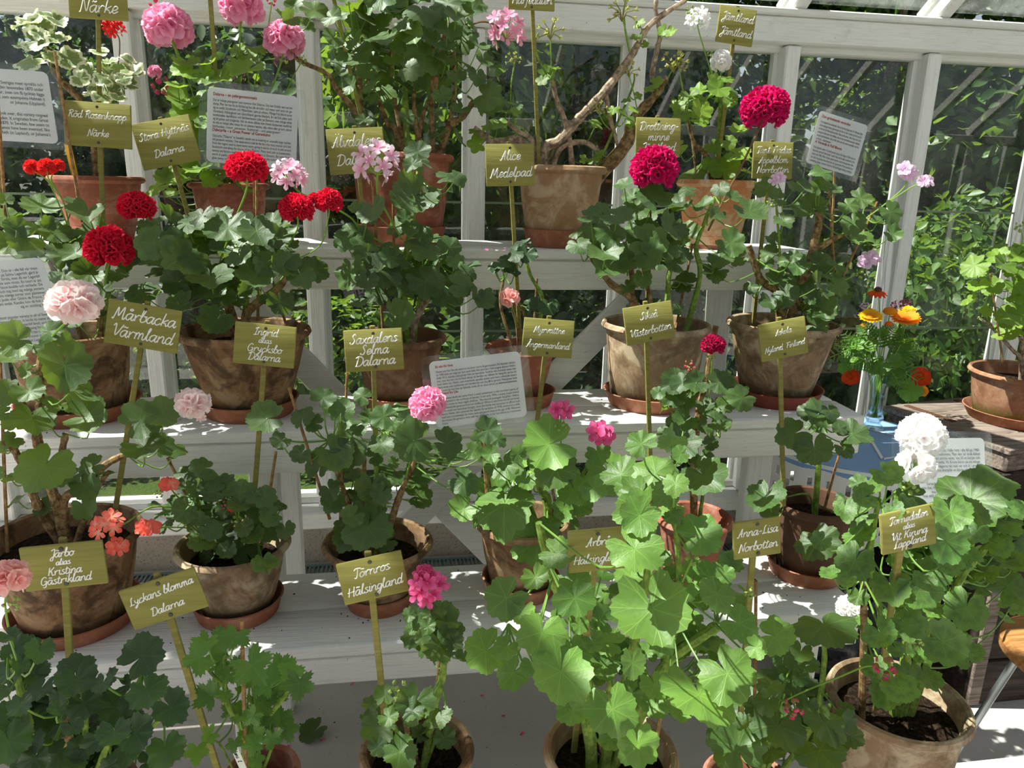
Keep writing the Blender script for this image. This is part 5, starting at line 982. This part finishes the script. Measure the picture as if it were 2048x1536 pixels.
plant('F3', [('c8 1500,1420 1480,1250 1430,800 1280,480 1180,100', .010, .006, G), ('c8 1560,1420 1640,1200 1720,900 1800,500 1850,100', .010, .006, G), ('c8 1600,1420 1800,1150 1950,900 c9 200,740 250,700', .010, .008, G), ('c8 1520,1420 1400,1100 1150,850 1000,700', .008, .004, G), ('c8 1580,1420 1600,900 1500,600 1400,500', .008, .004, G), ('c8 1600,1420 1900,1000 2000,500 c5 1960,1350', .007, .004, G)],
 'c5 1780,1120,98,-.02 1860,1290,140,.0 1960,1120,98,.04 2010,1180,60 1770,1420,130,-.02 1770,1500,135 1900,1380,50 1920,1420,80 1980,1350,80 1700,1380,80 1660,1300,120,.08 c8 1770,60,130 1960,20,80 2030,150,60 1290,280,108,-.05,.35 1160,420,88,-.05 1740,250,168,-.2 1840,600,245,-.2,.3 990,540,140,-.1 1080,620,90,-.12,.4 1390,540,130,-.12 1390,450,98,-.06 1200,740,152,-.16,.3 870,850,138,-.12 990,830,80,-.14,.4 1030,980,100,-.08 1310,970,190,-.2,.25 1380,840,118,-.1,.0 1560,930,108,-.04,.0 1730,920,92,-.16,.35 1540,660,90,-.02,.0 1420,700,58 1250,960,100,-.1 1380,1200,95,-.12,.3 1610,1190,170,-.18 1720,1100,80,-.08 1860,1050,88,-.12 1870,1170,88,-.06 1590,1370,70,-.1 1760,1400,128,-.16,.3 1710,1330,88,-.1 2000,1050,88,-.1 2010,1200,80,-.06 1600,800,90,-.02,.85 1460,520,60 1650,500,70 1100,780,60 1930,870,60 1140,930,70 1660,620,80 1500,800,70 1300,660,60 1900,800,90,-.06 c9 150,170,140,-.05 250,520,118,-.1 380,690,108,-.1 60,500,80 20,640,100 310,980,180,-.16,.35 150,1100,228,-.15,.3 590,760,125,-.08 300,400,60 0,60,60 330,330,80,.05 120,400,90,.05 480,830,70',
 'leaf_pale', up=.5, cam_=.62, spread=.15, yel=.2, fill=[('c8', 1600, 700, 480, 500, 34, 105), ('c9', 200, 650, 250, 400, 16, 110)],
 flowers=[('c9', 110, 300, 50, 'buds', 'bud', -.05, 'c9 60,420 20,520'), ('c9', 440, 510, 40, 'buds', 'bud', -.04, 'c9 380,470'), ('c8', 1480, 160, 24, 'buds', 'bud', -.02)], canes=['c8 1860,1420,-.05 1900,1200,-.05', 'c9 470,1450,.06 480,440,.06'])
plant('F4', [('c9 480,1640 560,1350 640,1080 700,900', .007, .004, G), ('c9 480,1640 620,1400 850,1280', .006, .003, G), ('c9 460,1640 350,1450 300,1400', .005, .003, G), ('c9 500,1640 800,1300 880,900 850,720', .006, .004, G)],
 'c9 640,870,90 740,860,80 700,960,100 560,1050,80 660,1040,60 610,1290,158,-.12 880,1270,150,-.12 850,1430,138,-.14 370,1420,160,-.12 260,1360,80 570,1440,90 1030,1250,60 1040,1350,70 880,700,182,-.06 400,1260,60 780,1170,70 1000,1200,60 480,1180,70 700,1380,80 540,1150,80 960,1390,70 800,930,50 740,1010,50',
 'leaf', up=.5, cam_=.6, spread=.12, yel=.05, fill=[('c9', 640, 1200, 330, 260, 26, 100)],
 flowers=[('c9', 695, 1180, 62, 'buds', 'budpink', -.14, 'c9 640,1140 520,1140'), ('c9', 1230, 940, 70, 'buds', 'budpink', -.16, 'c9 1130,940 950,1010 700,1115 560,1200')])
plant('F5', [('c9 1330,1100 1360,850 1330,600 1290,300 c6 1300,1400', .009, .005, G), ('c9 1130,1100 1110,800 1110,430', .006, .005, B), ('c9 1350,1100 1480,720 1600,400 1720,280 c6 1800,1480', .008, .004, G), ('c9 1320,1100 1220,700 1150,300 c6 1200,1440', .007, .004, G), ('c9 1380,1100 1500,900 1600,780', .006, .003, G), ('c9 1400,1100 1640,500 1780,300 1900,150', .008, .005, G)],
 'c9 860,210,60 1060,320,118 1090,180,98 1080,60,90 930,400,80 1010,440,60 1270,480,120,-.12,.3 1370,520,90 1430,500,130,-.14,.3 1510,400,108 1710,600,128,-.1,.3 1370,700,108,-.14,.35 1210,750,100,-.14 1350,600,70 1570,800,138,-.14 1630,830,108,-.12 1450,860,80 1300,840,50 1170,940,80 1320,1060,108,-.16 1240,1100,100,-.14 1480,1010,90,-.12 1340,960,60 1760,860,60 1690,920,40 1080,530,60 1600,210,130 1700,300,100 1100,680,60 1280,640,80 1620,700,70 1530,620,70 c6 1370,1460,60 1190,1340,98 1110,1430,80 1080,1350,60 1000,1490,70 1390,1420,88 1250,1300,88 1290,1500,60 1860,1340,148,.05 1730,1450,190,.0 1640,1430,98,.05 2000,1470,98,.04 1560,1500,70 c9 1620,40,128 1880,110,138,.02 1900,220,90 1960,130,98,.04 2000,300,98,.03 1840,60,78,.08 1900,330,108,.03 1780,480,78,.04 1950,470,130,.03 1980,580,80,.04,.6 1770,150,78 1690,180,98 1600,320,98 1990,30,78 2020,200,78 1930,660,55,.05,.7 1430,200,90,.06 1350,300,100,.06 1500,280,90,.04 1240,240,90,.08',
 'leaf_mid', up=.5, cam_=.6, spread=.13, yel=.25, fill=[('c9', 1450, 500, 300, 330, 22, 95), ('c9', 1750, 250, 280, 260, 20, 95)],
 flowers=[('c6', 1450, 1070, 150, 'double', 'white', .0, 'c6 1420,1220 1350,1400', {'fl': .56, 'cnt': 17}), ('c6', 1410, 1255, 125, 'double', 'white', -.03, 'c6 1390,1360 1280,1420 1180,1500', {'fl': .62, 'cnt': 13, 'sy': .9}), ('c9', 1035, 600, 92, 'double', 'white', .08, 'c9 1090,660 1120,800', {'sy': .65}), ('c9', 1410, 790, 50, 'buds', 'bud', -.13), ('c6', 1380, 1370, 50, 'buds', 'bud', -.03)], canes=['c9 1090,1120,.04 1110,400,.04'])
# ---------------------------------------------------------------- round table with the blue cloth, the vase and the crates on the right
TZ = .60
tc = Vector((1.49, 2.13, TZ)); tr = .31
tb = thing('round_table', (tc.x, tc.y, 0), 'small round white table under the blue and lace cloths', 'table')
MB().lathe([(0, TZ-.03), (tr-.01, TZ-.03), (tr-.004, TZ-.02), (tr-.004, TZ-.006), (0, TZ-.006)], (tc.x, tc.y, 0), 48).build('table_top', M['white_x'], tb)
for k in range(4):
    a = .785+k*1.571; p = Vector((tc.x+.2*math.cos(a), tc.y+.2*math.sin(a), TZ-.03)); MB().bar(Vector((tc.x+.25*math.cos(a), tc.y+.25*math.sin(a), 0)), p, .03, .03).build('leg', M['white_z'], tb)
def drape(r, z, drop, fn, wav, name, mat, label, holes=False):
    n = 144; rings = [(.0, 0), (r*.5, 0), (r*.9, 0), (r-.004, -.001), (r+.006, -.012)]+[(r+.010+.0*i, -.012-drop*(i+1)/7) for i in range(7)]
    vs = []; fs = []
    for ri, (q, dz) in enumerate(rings):
        for k in range(n):
            a = 2*math.pi*k/n; dn = max(0, ri-4)/7; qq = q+dn*wav*(math.sin(fn*a)+.4*math.sin(fn*1.7*a+1)); dzz = dz*(1+.10*math.sin(5*a)*dn)
            if ri == len(rings)-1: dzz -= .006*abs(math.sin(n/8*a))
            vs.append((tc.x+qq*math.cos(a), tc.y+qq*math.sin(a), z+dzz))
    for ri in range(len(rings)-1):
        for k in range(n):
            j = (k+1) % n
            if holes and ri >= 6 and (k*3+ri*5) % 7 in (0,) : continue
            if holes and ri >= 5 and (k+2*ri) % 4 == 0 and ri % 2 == 1: continue
            fs.append((ri*n+k, ri*n+j, (ri+1)*n+j, (ri+1)*n+k))
    o = MB().add(vs, fs).build(name, M[mat], org=(tc.x, tc.y, z)); return tag(o, label, 'tablecloth')
drape(tr, TZ+.0005, .22, 11, .016, 'lace_cloth', 'lace', 'white lace cloth hanging over the edge of the round table', True)
drape(tr*.99, TZ+.0035, .02, 11, .002, 'blue_tablecloth', 'blue_cloth', 'pale blue cloth lying over the lace on the round table')
tri = MB()                               # lace border strips sewn to the blue cloth
for (a, b) in (((1742, 880), (1765, 918)), ((1765, 918), (1830, 908)), ((1830, 908), (1850, 880)), ((1750, 862), (1800, 872))):
    p, q = PZ(*a, TZ+.0055), PZ(*b, TZ+.0055); tri.bar(p, q, .010, .0015, side=Vector((0, 0, 1)).cross(q-p).normalized(), bev=.0004)
tag(tri.build('lace_trim', M['lace'], bpy.data.objects['blue_tablecloth'], smooth=False))
vb = PZ(1745, 856, TZ+.005)
vs_ = mpp(vb)
HV = (856-748)*vs_*1.03
va = thing('bouquet_vase', vb, 'tall clear glass vase with a flared rim on the blue cloth', 'vase')
R0 = 14*vs_
MB().lathe([(0, 0), (R0*1.45, 0), (R0*1.5, .006), (R0*1.0, .016), (R0*.95, .025), (R0*1.25, .04), (R0*1.0, .055), (R0*.98, HV*.5), (R0*1.15, HV*.75), (R0*1.75, HV), (R0*1.66, HV), (R0*1.05, HV*.75), (R0*.88, HV*.5), (R0*.88, .06), (0, .05)], vb, 20).build('glass_body', M['vase'], va)
MB().lathe([(0, .052), (R0*.84, .062), (R0*.84, HV*.5), (R0*.9, HV*.6), (0, HV*.6)], vb, 20).build('water', M['vase'], va)
neck = vb+Vector((0, 0, HV*.95)); foot = vb+Vector((0, 0, HV*.2))
BG = 'cut flowers in the glass vase'
def cut(name, label, x, y, dy, build, mid=None, mat='stalk', col=None):
    hp = P(x, y, vb.y+dy); t = thing(name, foot, label, 'flower', BG)
    jn = neck+Vector((random.uniform(-.5, .5)*R0, random.uniform(-.5, .5)*R0, 0))
    fo = foot+Vector((random.uniform(-.3, .3)*R0, random.uniform(-.3, .3)*R0, 0))
    pts = [fo, jn]+([P(*mid, vb.y+dy)] if mid else [])+[hp]
    MB().tube(crom(pts, 6), .0018, 6).build('stalk', M[mat], t); build(t, hp); return t
def daisy(col, r, disc='disc', up=.75, np_=18, lay=2, droop=0.0):
    def f(t, p):
        k = mpp(p); R = r*k; mb = MB(); n = (Vector((0, 0, up+.1))+VIEW(p)*.4).normalized(); e = n.orthogonal().normalized()
        for l in range(lay):
            for i in range(np_):
                dd = (Matrix.Rotation(2*math.pi*(i+.5*l)/np_, 3, n) @ e)+n*(.15+.25*l-droop)
                petal_geo(mb, p+n*.001*l, dd, n, R*(1-.12*l)*random.uniform(.9, 1.05), R*.34, .1, .02)
        mb.build('petals', M[col], t)
        MB().lathe([(0, -R*.05), (R*.34, 0), (R*.30, R*.16), (R*.15, R*.26), (0, R*.28)], p, 14, axis=n).build('flower_centre', M[disc], t)
    return f
def button(r, col):
    def f(t, p):
        R = r*mpp(p); MB().lathe([(0, -R*.5), (R*.8, -R*.3), (R, 0), (R*.8, R*.45), (R*.35, R*.68), (0, R*.7)], p, 18).build('petals', M[col], t)
    return f
def nasturtium(r, col):
    def f(t, p):
        R = r*mpp(p); mb = MB(); floret(mb, p, VIEW(p)+Vector((0, 0, -.15)), R, 5, .3, .08, 1, .3, 1.1); floret(mb, p, VIEW(p), R*.5, 4, .3, .1, 1, .8, .8); mb.build('petals', M[col], t)
        mb = MB(); floret(mb, p-VIEW(p)*.003, VIEW(p), R*.45, 3, .1, 0, 1, .1, .7); mb.build('throat', M['yellow'], t)
    return f
cut('cut_flower', 'red sneezeweed with a dark cone standing tallest in the vase', 1756, 580, -.02, daisy('rust', 22, 'disc', 1.0, 12, 1, .75), (1760, 640))
cut('cut_flower', 'yellow marigold daisy at the left of the vase bouquet', 1741, 636, -.04, daisy('yellow', 25, 'yellow'))
cut('cut_flower', 'round yellow button flower in the middle of the bouquet', 1780, 624, -.03, button(14, 'yellow'))
cut('cut_flower', 'orange marigold daisy at the right of the bouquet', 1812, 640, -.05, daisy('orange', 30, 'orange'), (1800, 690))
cut('cut_flower', 'small ragged yellow flower above the orange marigold', 1817, 622, -.02, daisy('yellow', 15, 'yellow', .9, 14, 3))
cut('cut_flower', 'red nasturtium drooping on the left of the vase', 1702, 754, -.07, nasturtium(19, 'rust'), (1715, 715))
cut('cut_flower', 'red and yellow nasturtium drooping on the right of the vase', 1843, 752, -.06, nasturtium(22, 'rust'), (1838, 705))
cut('cut_flower', 'orange nasturtium bud hanging lowest on the right of the vase', 1846, 782, -.05, nasturtium(12, 'orange'), (1850, 735))
cut('cut_flower', 'small orange bud low in the left of the bouquet', 1728, 652, -.03, button(7, 'orange'))
cut('cut_flower', 'small orange bud in the middle of the bouquet', 1778, 648, -.05, button(8, 'orange'))
def clus(r, col):
    def f(t, p):
        R = r*mpp(p); mb = MB()
        for d in fib(18): floret(mb, p+Vector((d.x, d.y, d.z*.6))*R, d, R*.33, 4, .3, .1, 1, .4, .8)
        mb.build('petals', M[col], t)
    return f
cut('cut_flower', 'dark purple oregano head at the back of the bouquet', 1800, 612, .02, clus(15, 'purple'))
cut('cut_flower', 'second purple oregano head left of the small yellow flower', 1811, 607, .03, clus(11, 'purple'))
cut('cut_flower', 'small lilac snapdragon at the back left of the bouquet', 1731, 612, .02, clus(9, 'lilac'))
fo = thing('cut_greenery', foot, 'ferny green leaves spreading from the glass vase', 'foliage', BG)
mb = MB()
def fern(a, b, w, n=9):
    p, q = P(*a, vb.y-.02), P(*b, vb.y-.07); cr = crom([neck, p, (p+q)/2+Vector((0, 0, .012)), q], 5); mb.tube(cr, .0012, 5, mat=1)
    for i in range(n):
        t = (i+1)/n; c0 = p.lerp(q, t)+Vector((0, 0, .012*math.sin(t*3.14))); d = (q-p).normalized(); ww = w*mpp(c0)*(1.05-.75*t)
        for sg in (-1, 1):
            sd = (VIEW(c0).cross(d)).normalized()*sg
            for kk in range(3):
                petal_geo(mb, c0+(sd+d*.4)*ww*.3*kk, sd*(1-.4*kk*.3)+d*(.5+.25*(kk-1)), VIEW(c0)+Vector((0, 0, .3)), ww*.6, ww*.24, .1)
for a in (((1735, 700), (1660, 715), 34), ((1730, 720), (1668, 690), 26), ((1765, 735), (1835, 762), 34), ((1770, 720), (1850, 700), 26), ((1745, 690), (1720, 650), 26), ((1770, 690), (1795, 655), 28), ((1750, 720), (1700, 735), 30), ((1755, 700), (1760, 660), 26), ((1785, 715), (1818, 675), 26), ((1740, 730), (1690, 668), 28), ((1775, 740), (1800, 775), 26)): fern(*a)
for (x, y, r) in ((1700, 712, 19), (1690, 735, 16), (1820, 780, 26), (1760, 730, 22), (1790, 725, 18), (1740, 690, 18), (1715, 690, 16)):
    p = P(x, y, vb.y-.05); add_leaf(mb, p, Vector((0, 0, .5))+VIEW(p)*.6, neck-p, r*mpp(p), 'zonal', .5)
mb.build('leaves', [M['leaf_cut'], M['stalk']], fo)

# weathered crate on a dark chest
def obox(name, c, size, rz, label, cat):
    t = thing(name, c, label, cat); t.rotation_euler = (0, 0, 0); return t, Matrix.Rotation(rz, 3, 'Z')
crz = math.radians(12)
cc = Vector((2.15, 2.20, 0))
t, Rz = obox('dark_chest', cc, None, crz, 'dark brown wooden chest carrying the weathered crate at the right edge', 'chest')
for i, z in enumerate((.095, .283, .471)): MB().box(cc+Vector((0, 0, z)), (.68, .46, .182), Rz, bev=.004).build('side_board', M['chest_wood'], t)
for sx in (-.33, .33): MB().box(cc+Rz @ Vector((sx, -.232, .28)), (.05, .02, .56), Rz, bev=.003).build('corner_strip', M['chest_wood'], t)
t2, _ = obox('wooden_crate', cc+Vector((0, 0, .563)), None, crz, 'low weathered grey wooden crate with lid straps on the dark chest', 'crate')
c2 = cc+Vector((.0, .0, .563))
MB().box(c2+Vector((0, 0, .03)), (.69, .47, .06), Rz, bev=.004).build('crate_side', M['crate_wood'], t2)
for i in range(4): MB().box(c2+Rz @ Vector((0, -.184+i*.1227, .07)), (.71, .12, .02), Rz, bev=.003).build('lid_board', M['crate_wood'], t2)
for sx in (-.27, -.02, .28): MB().box(c2+Rz @ Vector((sx, .12, .0815)), (.022, .20, .004), Rz, bev=.001).build('rusty_strap', M['rust_iron'], t2)
t3 = thing('dark_crate', (2.03, 1.665, 0), 'low dark wooden crate on the floor behind the big tan front pot', 'crate')
for z in (.07, .215, .36): MB().box((2.03, 1.665, z), (.94, .19, .14), bev=.004).build('side_board', M['chest_wood'], t3)
MB().box((1.585, 1.566, .215), (.04, .012, .42), bev=.003).build('corner_strip', M['crate_wood'], t3)
RZ0 = c2.z+.0805
potted('R', PG, 'light green geranium in a moss ringed pot on the weathered crate at the right edge', 1952, 2160, 742, 2.17, RZ0, 'tc_ring', .78, (.98, 'terracotta saucer on the weathered crate at the right edge'))
plant('R', [('c6 2040,720 2030,630 1980,570 1870,450 1780,380', .008, .004, GR), ('c6 2060,720 2040,560 2010,400 2000,200 1960,60', .008, .005, GR), ('c6 1870,450 1830,350 1880,200', .004, .002, G)],
 'c6 1760,75,80 1780,190,62 1870,190,60 1720,270,50 1930,70,80 1980,100,60 1900,20,60 2030,30,60 1960,370,80 1930,465,70,-.03,1 2000,300,80 2030,250,60 1830,340,40 2040,150,50 2000,190,60 2080,100,90 2120,250,100 2080,380,90 1860,215,60 1800,130,30 1990,440,70,-.02,.9 c3 1890,1460,55 1980,1450,62 2010,1500,60 1840,1530,40 2040,1440,60 2060,1500,80',
 'leaf_bright', up=.6, cam_=.5, spread=.08, yel=.5, flowers=[('c3', 2025, 1325, 34, 'buds', 'bud', -.03, 'c3 2040,1400 c6 2000,60')], canes=['c6 1925,640,-.03 1850,125,-.03'])
pk = thing('picket_edging', P(1845, 806, 2.50), 'row of white pointed picket tips behind the crate by the glass', 'picket edging')
for x in (1804, 1843, 1884):
    p = P(x, 784, 2.50); h = p.z-.05; MB().lathe([(.030, 0), (.030, h-.05), (.022, h-.02), (.010, h), (0, h+.004)], (p.x, 2.50, 0), 14).build('picket', M['white_z'], pk)
# crumpled black sack under the staging end
bg_ = MB(); bc = PZ(1700, 1395, .0)+Vector((.02, .08, 0)); rr_ = np.random.RandomState(5)
n1, n2 = 26, 40; vs = []; fs = []
for i in range(n1+1):
    th = math.pi*i/n1
    for k in range(n2):
        a = 2*math.pi*k/n2; q = 1+.12*math.sin(7*a+5*th)+.10*math.sin(11*th+3*a)+rr_.uniform(-.05, .05)
        zz = math.cos(th); vs.append((bc.x+.15*q*math.sin(th)*math.cos(a)*(1.1-.3*zz), bc.y+.13*q*math.sin(th)*math.sin(a)*(1.1-.3*zz), max(.003, .14+.15*zz*q)))
for i in range(n1):
    for k in range(n2): j = (k+1) % n2; fs.append((i*n2+k, (i+1)*n2+k, (i+1)*n2+j, i*n2+j))
tag(bg_.add(vs, fs).build('plastic_sack', M['bag'], org=(bc.x, bc.y, 0)), 'crumpled black plastic sack on the floor behind the big tan front pot', 'sack')
# stool at the right edge
sc = P(2172, 1318, 1.20); stl = thing('wooden_stool', (sc.x, sc.y, 0), 'round wooden stool with a grey metal leg at the lower right edge', 'stool')
MB().lathe([(0, -.02), (.15, -.02), (.162, -.01), (.162, .008), (.152, .016), (0, .016)], sc, 48).build('seat', M['stool_wood'], stl)
for k in range(4):
    a = .5+k*1.571; MB().tube([sc+Vector((.11*math.cos(a), .11*math.sin(a), -.02)), Vector((sc.x+.21*math.cos(a), sc.y+.21*math.sin(a), 0))], .009, 10).build('leg', M['steel'], stl)
# litter
lf = MB(); p = PZ(626, 1462, .012); add_leaf(lf, p, Vector((-.1, -.35, 1)), Vector((.3, .2, 0)), .036, 'zonal', .15)
tag(lf.build('fallen_leaf', M['leaf_zone'], org=p), 'single dropped geranium leaf on the floor under the bottom shelf', 'leaf')
mb = MB()
for (x, y) in ((915, 1475), (760, 1420), (1010, 1430), (640, 1480), (960, 1390), (700, 1370), (575, 1490), (1040, 1470), (860, 1410), (1620, 1440)):
    p = PZ(x, y, .004); petal_geo(mb, p, Vector((random.uniform(-1, 1), random.uniform(-1, 1), .1)), Vector((0, 0, 1)), .014, .011, .2)
for (x, y) in ((960, 497), (990, 499), (975, 502), (1000, 502)):
    p = PZ(x, y, UPZ+.003); petal_geo(mb, p, Vector((random.uniform(-1, 1), random.uniform(-1, 1), .05)), Vector((0, 0, 1)), .016, .011, .2)
tag(mb.build('fallen_petals', M['hotpink']), 'scattered pink petals on the floor and the top shelf', 'petals', kind='stuff')
mb = MB()
for _ in range(150):
    if random.random() < .5: x, y, z = random.uniform(-.9, 1.0), random.uniform(1.38, 1.67), LOWZ
    elif random.random() < .4: x, y, z = random.uniform(-.9, 1.15), random.uniform(1.69, 1.97), MIDZ
    else: x, y, z = random.uniform(-.7, 1.3), random.uniform(1.3, 2.2), 0
    s_ = random.uniform(.0008, .0022); mb.box((x, y, z+s_*.4), (s_*2, s_, s_), Matrix.Rotation(random.uniform(0, 3), 3, 'Z'))
tag(mb.build('soil_crumbs', M['soil'], smooth=False), 'loose soil crumbs strewn on the shelves and floor', 'soil', kind='stuff')
